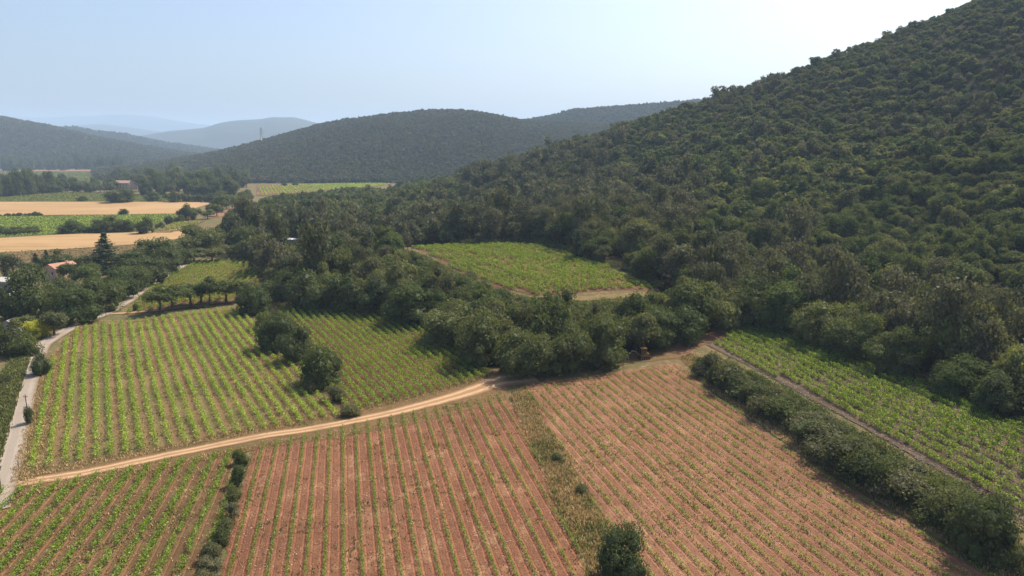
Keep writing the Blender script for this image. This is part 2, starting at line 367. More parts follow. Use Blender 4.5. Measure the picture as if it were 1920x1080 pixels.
def ribbon(name, pts, w, mat, lift, label, n=140, m=8, wob=.15):
    C = smooth_line(GL(pts), n); d = np.gradient(C[:, :2], axis=0); d /= np.linalg.norm(d, axis=1)[:, None]; pr = np.stack([-d[:, 1], d[:, 0]], 1)
    W = np.interp(np.linspace(0, 1, n), np.linspace(0, 1, len(w)), w) if not np.isscalar(w) else np.full(n, w)
    j1 = (fbm(C[:, 0] * .3, C[:, 1] * .3) - .5) * 2 * wob; j2 = (fbm(C[:, 0] * .3 + 90, C[:, 1] * .3) - .5) * 2 * wob
    A = np.column_stack([C[:, :2] + pr * (W / 2 + j1)[:, None], C[:, 2]]); B = np.column_stack([C[:, :2] - pr * (W / 2 + j2)[:, None], C[:, 2]])
    return C, sheet(name, A, B, mat, lift, label, n=n, m=m, ragged=0)
def vp_dir(px, py=285):
    a, b, c = ray(px, py); d = np.array([a, b]); return d / np.linalg.norm(d)

# field outlines are lists of directions to corners on the ground; the row direction is the point rows converge on
D_A, D_B, D_RED, D_BL, D_RR, D_C = vp_dir(176), vp_dir(262), vp_dir(640), vp_dir(672), vp_dir(592), vp_dir(795)
GA_L, GA_R = GL([(38,895),(62,800),(92,690),(118,642),(150,612)]), GL([(655,786),(600,720),(560,675),(490,610),(452,575)])
fA = sheet('vineyard_ground', GA_L, GA_R, M['alley'], .06, 'worn grassy ground of the large bright vineyard', D_A, 2.42, G(63, 870), ragged=1.0)
GB_L, GB_R = GL([(655,785),(600,700),(540,620),(510,570)]), GL([(925,712),(880,672),(830,632),(770,597),(700,585)])
fB = sheet('vineyard_ground', GB_L, GB_R, M['midsoil'], .09, 'reddish ground of the vineyard under the oak clump', D_B, 2.25, G(693, 763), ragged=.8)
GBL_L, GBL_R = GL([(-330,1150),(-150,1000),(-40,930),(15,912)]), GL([(395,1150),(405,1080),(425,980),(455,838)])
fBL = sheet('vineyard_ground', GBL_L, GBL_R, M['brown'], .06, 'brown earth of the near vineyard in the corner', D_BL, 2.6, G(420, 880), ragged=.5)
GR_L, GR_R = GL([(395,1160),(412,1080),(440,960),(478,832)]), GL([(1150,1160),(1105,1075),(1040,930),(985,800),(942,736)])
fR = sheet('vineyard_ground', GR_L, GR_R, M['red'], .07, 'red stony earth of the centre field of young vines', D_RED, 2.45, G(644, 960), ragged=.5, n=120, m=90)
GRR_L, GRR_R = GL([(1272,1160),(1212,1090),(1160,1030),(1112,955),(1066,868),(1016,790),(982,722)]), GL([(2010,1160),(1850,1075),(1700,978),(1500,855),(1330,735),(1270,680)])
fRR = sheet('vineyard_ground', GRR_L, GRR_R, M['red2'], .065, 'pale red earth of the field of young vines below the hedge', D_RR, 2.45, G(1450, 850), ragged=.5, n=120, m=90)
GT_L, GT_R = GL([(2080,1060),(1900,965),(1775,888),(1600,785),(1420,690),(1335,648)]), GL([(2160,880),(1940,800),(1800,742),(1650,690),(1520,640),(1440,615),(1385,612)])
fT = sheet('vineyard_ground', GT_L, GT_R, M['stony'], .07, 'grey stony earth of the terraced vineyard', vp_dir(752, 300), 2.6, G(1345, 645), ragged=.6)
GU_L, GU_R = GL([(768,465),(850,503),(925,538),(1010,556)]), GL([(850,461),(935,459),(1000,458),(1080,480),(1170,515),(1235,546)])
D_U = (lambda a, b: (b - a)[:2] / np.linalg.norm((b - a)[:2]))(G(770, 468), G(1000, 548))
fU = sheet('vineyard_ground', GU_L, GU_R, M['midsoil'], .08, 'ground of the raised vineyard in the clearing', D_U, 2.3, G(770, 468), ragged=.8)
GC_L, GC_R = GL([(232,592),(262,558),(300,530),(345,503),(372,490)]), GL([(420,570),(480,548),(488,520),(480,498),(455,487)])
fC = sheet('vineyard_ground', GC_L, GC_R, M['midsoil'], .06, 'ground of the small vineyard behind the trackside trees', D_C, 2.5, G(297, 537), ragged=.6)
# margins, bare headlands and grass strips
sheet('verge', GL([(-140,900),(-40,760),(20,680),(45,640)]), GL([(-5,900),(22,800),(48,708),(62,655)]), M['meadow'], .07, 'rough green meadow left of the lane', ragged=.6)
sheet('verge', GL([(18,905),(52,780),(85,680),(150,607)]), GL([(70,905),(100,800),(118,690),(170,610)]), M['straw'], .10, 'dry grass strip between lane and large vineyard', ragged=.4, m=20)
sheet('headland', GL([(40,885),(300,840),(500,795),(660,765),(800,730),(930,695)]), GL([(40,908),(280,860),(480,822),(640,795),(780,764),(940,714)]), M['verge'], .12, 'bare headland along the dirt track above it', ragged=.3, m=14)
sheet('headland', GL([(20,910),(300,860),(500,818),(660,790),(800,760),(950,712)]), GL([(15,935),(290,884),(500,840),(660,818),(800,790),(950,750)]), M['verge'], .12, 'bare headland along the dirt track below it', ragged=.3, m=14)
sheet('headland', GL([(935,735),(1000,715),(1100,695),(1200,680),(1290,668)]), GL([(980,690),(1010,690),(1100,680),(1200,662),(1320,630)]), M['verge'], .10, 'shaded bare earth below the oak clump', ragged=.8, m=30)
sheet('headland', GL([(1290,672),(1310,650),(1335,640),(1400,622)]), GL([(1255,655),(1285,628),(1330,612),(1400,606)]), M['plot'], .13, 'reddish bare earth at the corner of the terraced vineyard', ragged=.8, m=30)
GS_L, GS_R = GL([(1130,1160),(1092,1060),(1040,940),(995,830),(955,745)]), GL([(1275,1160),(1215,1090),(1165,1030),(1120,955),(1072,868),(1020,790),(986,724)])
sheet('verge', GS_L, GS_R, M['straw'], .11, 'weedy strip of dry grass between the two red fields', ragged=.7, m=24)
sheet('verge', GL([(405,1160),(398,1080),(420,985),(445,850)]), GL([(395,1160),(385,1080),(410,985),(438,850)]), M['straw'], .14, 'grass strip along the shrub line of the near vineyard', ragged=.5, m=14)
sheet('verge', GL([(1275,672),(1330,730),(1500,850),(1700,972),(1850,1068),(2000,1150)]), GL([(1300,662),(1365,720),(1540,842),(1740,950),(1890,1030),(2050,1110)]), M['straw'], .12, 'dry grass margin at the foot of the hedge', ragged=.5, m=24)
sheet('path', GL([(1326,648),(1423,696),(1607,795),(1780,894),(1963,1007)]), GL([(1330,643),(1426,691),(1611,789),(1786,888),(1970,1000)]), M['stony'], .15, 'pale stony ledge between hedge and terraced vineyard', D_RR, 1.3, G(1345, 645), ragged=.3, m=14)
sheet('path', GL([(1480,628),(1600,668),(1700,700),(1800,738),(1960,800)]), GL([(1500,622),(1620,662),(1720,692),(1830,730),(1980,785)]), M['stony'], .14, 'stony strip between terraced vineyard and hill wood', D_RR, 1.3, G(1345, 645), ragged=.4, m=12)
sheet('headland', GL([(505,568),(560,582),(640,590),(720,590)]), GL([(500,550),(560,562),(640,576),(730,583)]), M['plot'], .12, 'red earth headland under the wood edge', ragged=.6, m=16)
sheet('headland', GL([(1132,494),(1155,498),(1175,500)]), GL([(1135,482),(1152,480),(1172,486)]), M['plot'], .14, 'bare red slope above the raised vineyard', ragged=1.5, n=30, m=30)
sheet('headland', GL([(1000,556),(1100,556),(1240,549)]), GL([(1005,562),(1100,565),(1230,560)]), M['straw'], .13, 'dry grass lip of the raised vineyard', ragged=.5, n=40, m=14)
LANE, o = ribbon('lane', [(-14,960),(5,900),(25,830),(45,740),(62,680),(78,648),(110,628),(150,607),(200,588),(240,565),(262,548),(285,535),(310,518),(340,500),(362,488)], [4.6,4.6,4.6,4.6,4.4,4.2,3.8,3.6], M['lane'], .19, 'pale lane running from the corner up past the houses', wob=.2)
TRACK, o = ribbon('dirt_track', [(8,915),(60,903),(150,890),(280,862),(400,837),(500,817),(567,808),(640,795),(740,774),(807,757),(873,738),(940,714),(1000,706)], [3.4,3.2,3.2,3.3,3.4,3.8,4.6,6.5,10], M['track'], .17, 'sandy dirt track crossing between the vineyards', n=200, wob=.3)
TRACK2, o = ribbon('dirt_track', [(195,590),(240,587),(300,582),(360,574),(420,567),(462,562),(500,558),(540,566)], [2.6,2.4,2.4,2.2,2.2,3.2], M['track'], .16, 'pale track under the row of small trees', n=80)
# the far fields of the valley
def far_sheet(name, L, Rr, mat, label, lift=.3, dirn=None, sp=2.5): return sheet(name, GL(L), GL(Rr), mat, lift, label, dirn, sp, (0, 0, 0), n=40, m=40, ragged=1.0)
far_sheet('wheat_field', [(-160,484),(0,474),(150,466),(270,458),(350,446)], [(-160,449),(0,447),(120,440),(240,437),(350,428)], M['stubble'], 'golden stubble field nearest the cedar')
far_sheet('vineyard_ground', [(-160,450),(0,447),(120,440),(240,437),(270,430)], [(-160,407),(0,406),(210,403),(330,402),(335,404)], M['farvine'], 'green vineyard ground between the two stubble fields', .25)
far_sheet('wheat_field', [(-160,407),(0,405),(200,403),(330,401),(362,392)], [(-160,379),(0,379),(200,379),(330,379),(402,380)], M['stubble'], 'golden stubble field farther up the valley', .35)
far_sheet('vineyard_ground', [(-160,379),(0,379),(200,379),(330,379),(400,380)], [(-160,374),(0,372),(70,364),(120,361),(330,366)], M['farvine'], 'green field before the farmhouse', .3)
far_sheet('vineyard_ground', [(30,344),(100,344),(170,344),(240,342)], [(40,321),(100,321),(170,321),(235,321)], M['farvine'], 'far green field before the tree belt', .4)
far_sheet('plot', [(35,321.5),(100,321.3),(170,321.3),(235,321)], [(40,318.5),(100,318.5),(170,318.5),(232,318.5)], M['plot'], 'strip of pink bare earth before the tree belt', .5)
far_sheet('plot', [(385,410),(410,408),(430,402),(450,391)], [(395,398),(420,395),(445,385),(472,379)], M['plot'], 'bare red plot beyond the wood', .3)
far_sheet('vineyard_ground', [(283,437),(320,437),(350,430),(365,424)], [(292,432),(330,416),(360,415),(385,414)], M['brown'], 'brown ground of the small sloping vineyard', .35)
far_sheet('vineyard_ground', [(482,368),(560,364),(640,358),(735,346)], [(480,348),(560,345),(640,343),(735,339)], M['midsoil'], 'ground of the striped vineyard below the far hill', .35)
far_sheet('plot', [(-160,500),(0,498),(150,490),(260,480)], [(-160,482),(0,474),(150,467),(260,460)], M['verge'], 'greyish plot under nets beside the cedar', .28)
far_sheet('meadow', [(410,500),(440,490),(470,470)], [(385,490),(415,470),(440,455)], M['straw'], 'small grassy clearing by the huts', .25)

# ================================================================ far hills
def polar_hill(name, label, prof, d0, dr, dback, mat, seed, nA=160, nD=40, steep=1.0, rough=.16, tree=5.0, span=None):
    """a hill whose crest stands dr metres off; prof lists the crest's direction and height as seen"""
    px = np.array([p[0] for p in prof], float); py = np.array([p[1] for p in prof], float)
    A = np.linspace(px[0], px[-1], nA); ycr = np.interp(A, px, py)
    for _ in range(2): ycr[1:-1] = .25 * ycr[:-2] + .5 * ycr[1:-1] + .25 * ycr[2:]
    zc = np.array([at_d(a, y, dr)[2] for a, y in zip(A, ycr)]) - tree
    e = sstep(A[0], A[0] + .06 * (A[-1] - A[0]), A) * sstep(A[-1], A[-1] - .06 * (A[-1] - A[0]), A) if span is None else np.ones(nA)
    zc = np.maximum(zc, 1) * e - 2 * (1 - e)
    T = np.concatenate([np.linspace(0, 1, nD), 1 + np.linspace(0, 1, 14)[1:] ** 1.2])
    th = (A - 960) / 1280.0
    Dd = np.where(T <= 1, d0 + (dr - d0) * T, dr + (dback - dr) * (T - 1))
    AA, DD = np.meshgrid(th, Dd); TT = np.repeat(T[:, None], nA, 1); ZC = np.repeat(zc[None, :], len(T), 0)
    XX, YY = AA * DD, DD
    f = np.where(TT <= 1, np.sin(np.clip(TT, 0, 1) * math.pi / 2) ** (1.25 * steep), np.cos((np.clip(TT, 1, 2) - 1) * math.pi / 2))
    nz = (fbm(XX * 6 / dr + seed * 7.1, YY * 6 / dr + seed * 3.3, 5) - .47) * 2
    ZZ = ZC * f * (1 + rough * nz * np.sin(np.clip(TT, 0, 1) * math.pi)) - 3 * (TT < .001) - 8 * np.clip(TT - 1, 0, 1)
    n, m = ZZ.shape; k = (np.arange(n - 1)[:, None] * m + np.arange(m - 1)[None, :]).ravel()
    V = np.stack([XX.ravel(), YY.ravel(), ZZ.ravel()], 1)
    o = link(name, mesh_np(name, V, np.stack([k, k + 1, k + m + 1, k + m], 1), mat, smooth=True)); tag(o, label, None, None, 'structure')
    return A, Dd, ZZ
HILL1 = polar_hill('hill', 'long wooded hill closing the valley in the middle distance',
    [(140,320),(250,309),(300,304),(330,300),(400,288),(450,277),(500,264),(550,250),(600,236),(650,226),(700,218),(750,212),(800,208),(850,206),(900,210),(940,218),(985,227),(1050,230),(1120,234),(1200,240),(1300,255),(1420,290)], 1180, 1950, 2600, M['hillwood'], 1, rough=.2)
HILL2 = polar_hill('hill', 'bluish wooded ridge running behind the near hillside',
    [(700,300),(800,262),(900,238),(985,227),(1030,219),(1060,210),(1080,206),(1150,201),(1200,198),(1250,194),(1310,189),(1400,184),(1500,180),(1650,180),(1800,200),(2000,260)], 1800, 2450, 3300, M['hillwood'], 2, rough=.15)
HILL3 = polar_hill('hill', 'hazy wooded hill at the left edge of the valley',
    [(-400,205),(-200,200),(-80,207),(0,217),(30,219),(60,226),(100,233),(130,240),(170,251),(200,258),(250,268),(290,275),(350,285),(400,293),(460,300),(520,306)], 2150, 2900, 3700, M['hillwood'], 3, rough=.14)
HILL4 = polar_hill('hill', 'low hazy ridge behind the hill at the left edge',
    [(-50,250),(60,246),(140,241),(160,239),(190,246),(230,250),(250,252),(280,260),(330,269),(400,279),(470,290),(560,300)], 3300, 4000, 4800, M['hillwood'], 4, rough=.1)
polar_hill('mountain', 'pale blue mountain with a double summit beyond the valley', [(150,278),(220,268),(270,257),(330,246),(400,240),(425,231),(460,226),(500,224),(525,219),(545,221),(560,219),(580,224),(605,231),(640,235),(720,238),(850,244),(1000,255),(1150,270)], 5200, 7200, 9500, M['farhill'], 5, nD=30, tree=0, rough=.2)
polar_hill('mountain', 'faint blue ridge behind the double-summit mountain', [(-300,262),(-100,248),(60,240),(150,236),(210,232),(250,237),(290,243),(340,250),(420,258),(500,266)], 8000, 9800, 11500, M['farhill'], 6, nD=24, tree=0)
polar_hill('mountain', 'faintest mountain crest on the horizon', [(-500,240),(-200,232),(-50,225),(20,222),(60,219),(110,220),(150,218),(200,217),(240,214.5),(280,216),(310,219),(350,227),(390,233),(460,238),(600,248),(760,258)], 11500, 13200, 15300, M['farhill'], 7, nD=24, tree=0)

# ================================================================ haze in the valley air
k = NT('haze'); pv = k.n('ShaderNodeVolumePrincipled'); pv.inputs['Color'].default_value = (.55, .74, 1.0, 1); pv.inputs['Density'].default_value = HAZE_DENSITY = .0001
pv.inputs['Anisotropy'].default_value = .1; k.t.links.new(pv.outputs[0], k.out.inputs['Volume'])
hb = MB().box((0, 7300, 330), (32600, 17400, 680)).build('haze', k.m); tag(hb, 'thin blue haze filling the valley air', None, None, 'stuff')

# ================================================================ foliage
M['oak'] = leaf_mat('oak_leaves', [(.034, .048, .018), (.068, .080, .031), (.040, .055, .020), (.092, .101, .040), (.066, .068, .036), (.054, .074, .024), (.084, .090, .041)], .26, (1.2, 1.15, .5))
M['oak_dark'] = leaf_mat('dark_oak_leaves', [(.044, .058, .022), (.062, .074, .028), (.050, .062, .027)], .22)
M['pine'] = leaf_mat('pine_needles', [(.056, .066, .034), (.086, .086, .052), (.048, .058, .030), (.074, .074, .046), (.072, .082, .040)], .2, (1.2, 1.1, .65))
M['cypress'] = leaf_mat('cypress_needles', [(0.033, 0.048, 0.025), (0.043, 0.057, 0.030)], .1)
M['cedar'] = leaf_mat('cedar_needles', [(0.037, 0.055, 0.033), (0.043, 0.062, 0.035)], .12)
M['yellow'] = leaf_mat('yellow_green_leaves', [(0.213, 0.213, 0.031), (0.237, 0.225, 0.037)], .4)
M['shrub'] = leaf_mat('shrub_leaves', [(.042, .050, .020), (.072, .072, .036), (.056, .070, .022), (.082, .078, .042), (.036, .044, .018), (.070, .082, .026)], .26)
M['silver'] = leaf_mat('olive_grey_leaves', [(.080, .082, .042), (.092, .090, .048)], .2, (1.1, 1.05, .7))
M['vine'] = leaf_mat('vine_leaves', [(.122, .170, .032), (.136, .178, .036), (.112, .158, .032)], .45, (1.18, 1.18, .35), .5)
M['vine_dark'] = leaf_mat('deep_green_vine_leaves', [(.096, .140, .028), (.110, .150, .030), (.088, .130, .028)], .38, (1.2, 1.15, .35), .6)
M['vine_young'] = leaf_mat('young_vine_leaves', [(.088, .128, .030), (.10, .138, .032), (.08, .118, .030)], .4, (1.2, 1.15, .35), .5)
M['weed'] = leaf_mat('dry_weeds', [(.25, .185, .095)], .2, (1.1, 1.0, .7), .5)
M['weed_green'] = leaf_mat('green_weeds', [(.085, .092, .036)], .25, (1.1, 1.1, .5), .6)
M['redbush'] = leaf_mat('reddish_leaves', [(0.138, 0.077, 0.056)], .3, (1.2, .9, .7))
M['far_oak'] = leaf_mat('distant_tree_leaves', [(.052, .056, .028), (.070, .068, .040), (.042, .048, .024), (.062, .062, .034)], .2)
M['far_vine'] = leaf_mat('distant_vine_leaves', [(.080, .095, .030)], .3, (1.2, 1.1, .4), .4)
M['bark'] = plain('bark', (.09, .065, .048), .95, .4, 3.0)
M['pine_bark'] = plain('pine_bark', (.14, .095, .072), .95, .4, 3.0)
M['vine_wood'] = plain('vine_wood', (.07, .05, .036), .95, .35, 6.0)
M['stake'] = plain('weathered_stake', (.20, .16, .13), .9, .3, 4.0)

def rdir(rs, n):
    v = rs.normal(size=(n, 3)); return v / (np.linalg.norm(v, axis=1)[:, None] + 1e-9)
def leaf_quads(P, N, S, rs, aspect=1.0, droop=0.0):
    """one quad per leaf clump at P, facing roughly N, size S"""
    n = len(P); t = np.cross(N, rdir(rs, n)); t /= np.linalg.norm(t, axis=1)[:, None] + 1e-9; b = np.cross(N, t)
    S = np.broadcast_to(np.asarray(S, float).reshape(-1, 1), (n, 1)); h = S * .5
    k = 1 - .55 * rs.rand(n, 1)
    V = np.stack([P - t * h * aspect, P - b * h * k + N * h * .2, P + t * h * aspect, P + b * h * k + N * h * .2], 1).reshape(-1, 3)
    return V, np.arange(n * 4).reshape(-1, 4)
_ico = None
def ico():
    global _ico
    if _ico is None:
        bm = bmesh.new(); bmesh.ops.create_icosphere(bm, subdivisions=1, radius=1)
        bm.verts.ensure_lookup_table(); _ico = (np.array([v.co[:] for v in bm.verts]), np.array([[v.index for v in f.verts] for f in bm.faces])); bm.free()
    return _ico
def join_vf(parts):
    """parts: list of (V, F) with quads or tris; tris become quads with a repeated corner split into degenerate-free lists"""
    Vs, Fs, n = [], [], 0
    for V, F in parts: Vs.append(V); Fs += [tuple(int(i) + n for i in f) for f in F]; n += len(V)
    return np.concatenate(Vs), Fs
def lobes_oak(rs, n, flat=.8, skirt=0):
    """lobe centres and radii filling a crown of unit radius and unit-ish height above z=0"""
    C, Rr = [], []
    for i in range(n):
        d = rdir(rs, 1)[0]; d[2] = abs(d[2]) * 1.1 - .35; d /= np.linalg.norm(d); r = rs.uniform(.2, .4)
        q = rs.uniform(.55, .80); C.append([d[0] * q, d[1] * q, .62 + d[2] * q * flat]); Rr.append(r)
    for i in range(skirt):
        a = 6.28 * (i + rs.rand()) / skirt; q = rs.uniform(.5, .72); C.append([math.cos(a) * q, math.sin(a) * q, rs.uniform(.12, .32)]); Rr.append(rs.uniform(.24, .36))
    C.append([0, 0, .6]); Rr.append(.55); return np.array(C), np.array(Rr)
def crown(rs, C, Rr, nl, size, core=True, jit=.16, up=.25, squash=1.0, mat=None, name='crown', aspect=1.0, keep_in=.8):
    w = Rr ** 2; k = rs.choice(len(C), int(nl * 1.7), p=w / w.sum()); d = rdir(rs, len(k)); d[:, 2] = np.where(rs.rand(len(k)) < .55, np.abs(d[:, 2]), d[:, 2])
    P = C[k] + d * Rr[k][:, None] * (1 + rs.normal(0, jit, (len(k), 1))) * [1, 1, squash]
    ins = np.zeros(len(P), bool)
    for j in range(len(C)):
        ins |= (((P - C[j]) / [1, 1, squash]) ** 2).sum(1) < (keep_in * Rr[j]) ** 2
    P, d = P[~ins][:nl], d[~ins][:nl]; N = d * .75 + rdir(rs, len(P)) * .8 + [0, 0, up]; N /= np.linalg.norm(N, axis=1)[:, None]
    V, F = leaf_quads(P, N, size * rs.uniform(.6, 1.35, len(P)), rs, aspect)
    if not core: return mesh_np(name, V, F, mat)
    iv, it = ico(); parts = [(V, F)]
    for c, r in zip(C, Rr):
        parts.append((c + iv * r * .68 * [1, 1, squash] * (1 + rs.normal(0, .08, (len(iv), 1))), it))
    V, F = join_vf(parts); return mesh_np(name, V, F, mat)
def trunk_mesh(rs, h, r, spread, mat, fork=3, lean=.06, name='trunk', top=None):
    mb = MB(); p = np.zeros(3); q = np.array([rs.normal(0, lean) * h, rs.normal(0, lean) * h, h])
    mid = p + (q - p) * .5 + [rs.normal(0, .03) * h, rs.normal(0, .03) * h, 0]
    mb.tube(p - [0, 0, .25 * r * 4], mid, r * 1.25, r * .9, 7); mb.tube(mid, q, r * .9, r * .7, 7)
    for i in range(fork):
        a = 2 * math.pi * (i + rs.rand() * .6) / fork; e = q + np.array([math.cos(a), math.sin(a), 0]) * spread * rs.uniform(.6, 1) + [0, 0, spread * rs.uniform(.7, 1.2)]
        mb.tube(q - (q - mid) * rs.uniform(0, .3), e, r * .55, r * .2, 5)
        e2 = e + np.array([math.cos(a + .6), math.sin(a + .6), .4]) * spread * .4; mb.tube(e - (e - q) * .3, e2, r * .26, r * .1, 4)
    me = mesh_np(name, np.array(mb.v), mb.f, mat); return me
# each kind: list of (crown mesh, trunk mesh), unit scale = crown radius 1 m
def make_oaks(n, nl, size, mat, seed, nlobes=14, trunk_h=.55, squash=.9, skirt=0):
    out = []
    for i in range(n):
        rs = np.random.RandomState(seed + i); C, Rr = lobes_oak(rs, nlobes + rs.randint(-2, 4), rs.uniform(.65, .95), skirt); C[:, 2] += trunk_h - .18
        C[:, :2] *= [rs.uniform(.88, 1.1), rs.uniform(.88, 1.1)]
        out.append((crown(rs, C, Rr, nl, size, mat=mat, squash=squash), trunk_mesh(rs, trunk_h + .25, .065, .35, M['bark'])))
    return out
def make_pines(n, nl, size, mat, seed):
    out = []
    for i in range(n):                       # tall open crown: layered irregular tufts on a visible stem, unit = crown radius 1, height about 3.2
        rs = np.random.RandomState(seed + i); C, Rr = [], []; hgt = rs.uniform(2.1, 2.7); lean = rs.normal(0, .08, 2)
        for j in range(19):
            t = rs.uniform(.42, .97); w = .92 * math.sin(math.pi * min(max((t - .25) / .85, 0), 1)) ** .75; a = rs.rand() * 6.28; q = w * rs.uniform(.25, .95)
            C.append([math.cos(a) * q + lean[0] * t * 3, math.sin(a) * q + lean[1] * t * 3, hgt * t]); Rr.append(rs.uniform(.24, .42))
        C = np.array(C); Rr = np.array(Rr)
        cr = crown(rs, C, Rr, nl, size, mat=mat, squash=.8, jit=.3, up=.1, aspect=.8, keep_in=.6, core=False)
        mb = MB(); top = np.array([lean[0] * 3, lean[1] * 3, hgt * .97]); mb.tube((0, 0, -.2), top * .5, .085, .06, 6); mb.tube(top * .5, top, .06, .02, 5)
        for c in C: mb.tube(np.array([0, 0, 0]) + top * max(c[2] / hgt - .12, .2), c, .026, .010, 4)
        out.append((cr, mesh_np('trunk', np.array(mb.v), mb.f, M['pine_bark'])))
    return out
def make_cypress(n, nl, size, seed):
    out = []
    for i in range(n):                       # narrow flame, unit radius .5, height 5
        rs = np.random.RandomState(seed + i); C, Rr = [], []
        for t in np.linspace(.06, .95, 12):
            w = .55 * math.sin(min(1, t * 2.2 + .3) * math.pi / 2) * (1 - t) ** .55 + .05
            for _ in range(2): C.append([rs.normal(0, .1), rs.normal(0, .1), 5 * t]); Rr.append(w * rs.uniform(.75, 1.05))
        out.append((crown(rs, np.array(C), np.array(Rr), nl, size, mat=M['cypress'], squash=1.5, jit=.1, up=.3), trunk_mesh(rs, .6, .07, .1, M['bark'], 2)))
    return out
def make_cedar(nl, seed):
    rs = np.random.RandomState(seed); P, N = [], []; mb = MB(); hgt = 2.45; mb.tube((0, 0, -.1), (0, 0, hgt * .9), .055, .008, 7)
    for lev in np.linspace(.10, .985, 24):   # tiered near-level branches with drooping tips
        L = (1 - lev) ** .85 * 1.02 + .03; nb = int(5 + 8 * (1 - lev))
        for b in range(nb):
            a = rs.rand() * 6.28; l = L * rs.uniform(.62, 1.1); z0 = hgt * lev + rs.normal(0, .02)
            mb.tube((0, 0, z0), (math.cos(a) * l, math.sin(a) * l, z0 + .02), .012, .004, 4)
            m = int(14 + 34 * l); t = rs.rand(m) ** .6; sp = .13 * l + .03
            off = rs.normal(0, 1, (m, 2)) * sp * (t * .7 + .3)[:, None]
            P.append(np.stack([math.cos(a) * l * t + off[:, 0], math.sin(a) * l * t + off[:, 1], z0 + .06 * t - .14 * t ** 3 * l + rs.normal(0, .022, m)], 1))
    P = np.concatenate(P); N = rdir(rs, len(P)) * .7 + [0, 0, .9]; N /= np.linalg.norm(N, axis=1)[:, None]
    V, F = leaf_quads(P, N, .10 * rs.uniform(.6, 1.4, len(P)), rs); cr = mesh_np('crown', V, F, M['cedar'])
    return [(cr, mesh_np('trunk', np.array(mb.v), mb.f, M['bark']))]
def make_shrubs(n, nl, size, mat, seed, h=.8):
    out = []
    for i in range(n):
        rs = np.random.RandomState(seed + i); m = rs.randint(7, 12); a = rs.rand(m) * 6.28; q = rs.uniform(0, .68, m)
        C = np.stack([np.cos(a) * q, np.sin(a) * q, rs.uniform(.22, .95, m) * h * (1.1 - .5 * q)], 1); Rr = rs.uniform(.24, .46, m)
        mb = MB()
        for j in range(4): mb.tube((0, 0, -.05), C[j] * .9, .035, .012, 4)
        out.append((crown(rs, C, Rr, nl, size, mat=mat, jit=.22, squash=.9), mesh_np('stem', np.array(mb.v), mb.f, M['bark'])))
    return out
K = {}
K['oak'] = make_oaks(7, 2200, .10, M['oak'], 100)
K['oak_big'] = make_oaks(4, 5600, .062, M['oak'], 150, 20, trunk_h=.2, skirt=7)
K['oak_dark'] = make_oaks(4, 4600, .07, M['oak_dark'], 180, 16, trunk_h=.2, skirt=6)
K['round'] = make_oaks(3, 5400, .062, M['oak_dark'], 220, 18, trunk_h=.16, squash=1.0, skirt=8)
K['pine'] = make_pines(6, 1900, .15, M['pine'], 300)
K['cypress'] = make_cypress(3, 1400, .16, 400)
K['cedar'] = make_cedar(1, 450)
K['yellow'] = make_oaks(1, 2200, .09, M['yellow'], 500, 14, trunk_h=.2, skirt=5)
K['silver'] = make_oaks(2, 1800, .10, M['silver'], 520, 12, trunk_h=.35)
K['redbush'] = make_oaks(1, 1200, .12, M['redbush'], 540, 12, trunk_h=.3)
K['shrub'] = make_shrubs(7, 2200, .085, M['shrub'], 600)
K['bush_big'] = make_shrubs(3, 4200, .062, M['oak_dark'], 640, 1.0)
K['street'] = make_oaks(4, 1500, .12, M['oak_dark'], 660, 11, trunk_h=1.0)
oak_mid = make_oaks(6, 340, .26, M['oak'], 700, 9); pine_mid = make_pines(4, 420, .33, M['pine'], 750); oak_far = make_oaks(5, 70, .55, M['far_oak'], 800, 6)

def plant(name, kind, variant, loc, rz, s, label, cat, group=None):
    cr, tr = K[kind][variant % len(K[kind])]; o = empty(name, loc, rz, s); tag(o, label, cat, group)
    link('crown', cr, o); link(tr.name.split('.')[0], tr, o); return o
UNIT, HALF = {}, {}                          # height and half-width of each kind at unit scale
for kd, lst in K.items():
    hh, ww = [], []
    for cr, tr in lst:
        co = np.empty(len(cr.vertices) * 3, np.float32); cr.vertices.foreach_get('co', co); co = co.reshape(-1, 3); hh.append(np.percentile(co[:, 2], 99.5)); ww.append(np.percentile(np.abs(co[:, :2]), 98))
    UNIT[kd], HALF[kd] = float(np.mean(hh)), float(np.mean(ww))
print({kd: (round(UNIT[kd], 2), round(HALF[kd], 2)) for kd in K})
TREE_SPOTS = []                              # (x, y, radius) kept clear by the woods
def place(name, kind, variant, px, py, w, h, label, cat, group=None, sink=0.0):
    """a tree whose foot stands at the ground seen at (px, py), w wide and h tall there (in photo pixels)"""
    g = G(px, py); d = depth_of(g); r = w / 2 * d / 1280 / HALF[kind]; hh = h * d / 1280 / UNIT[kind] * .98
    rz = (px * 12.9898 + py * 78.233) % 6.28; g[2] -= sink
    TREE_SPOTS.append((g[0], g[1], w / 2 * d / 1280)); return plant(name, kind, variant, g, rz, (r, r, hh), label, cat, group)

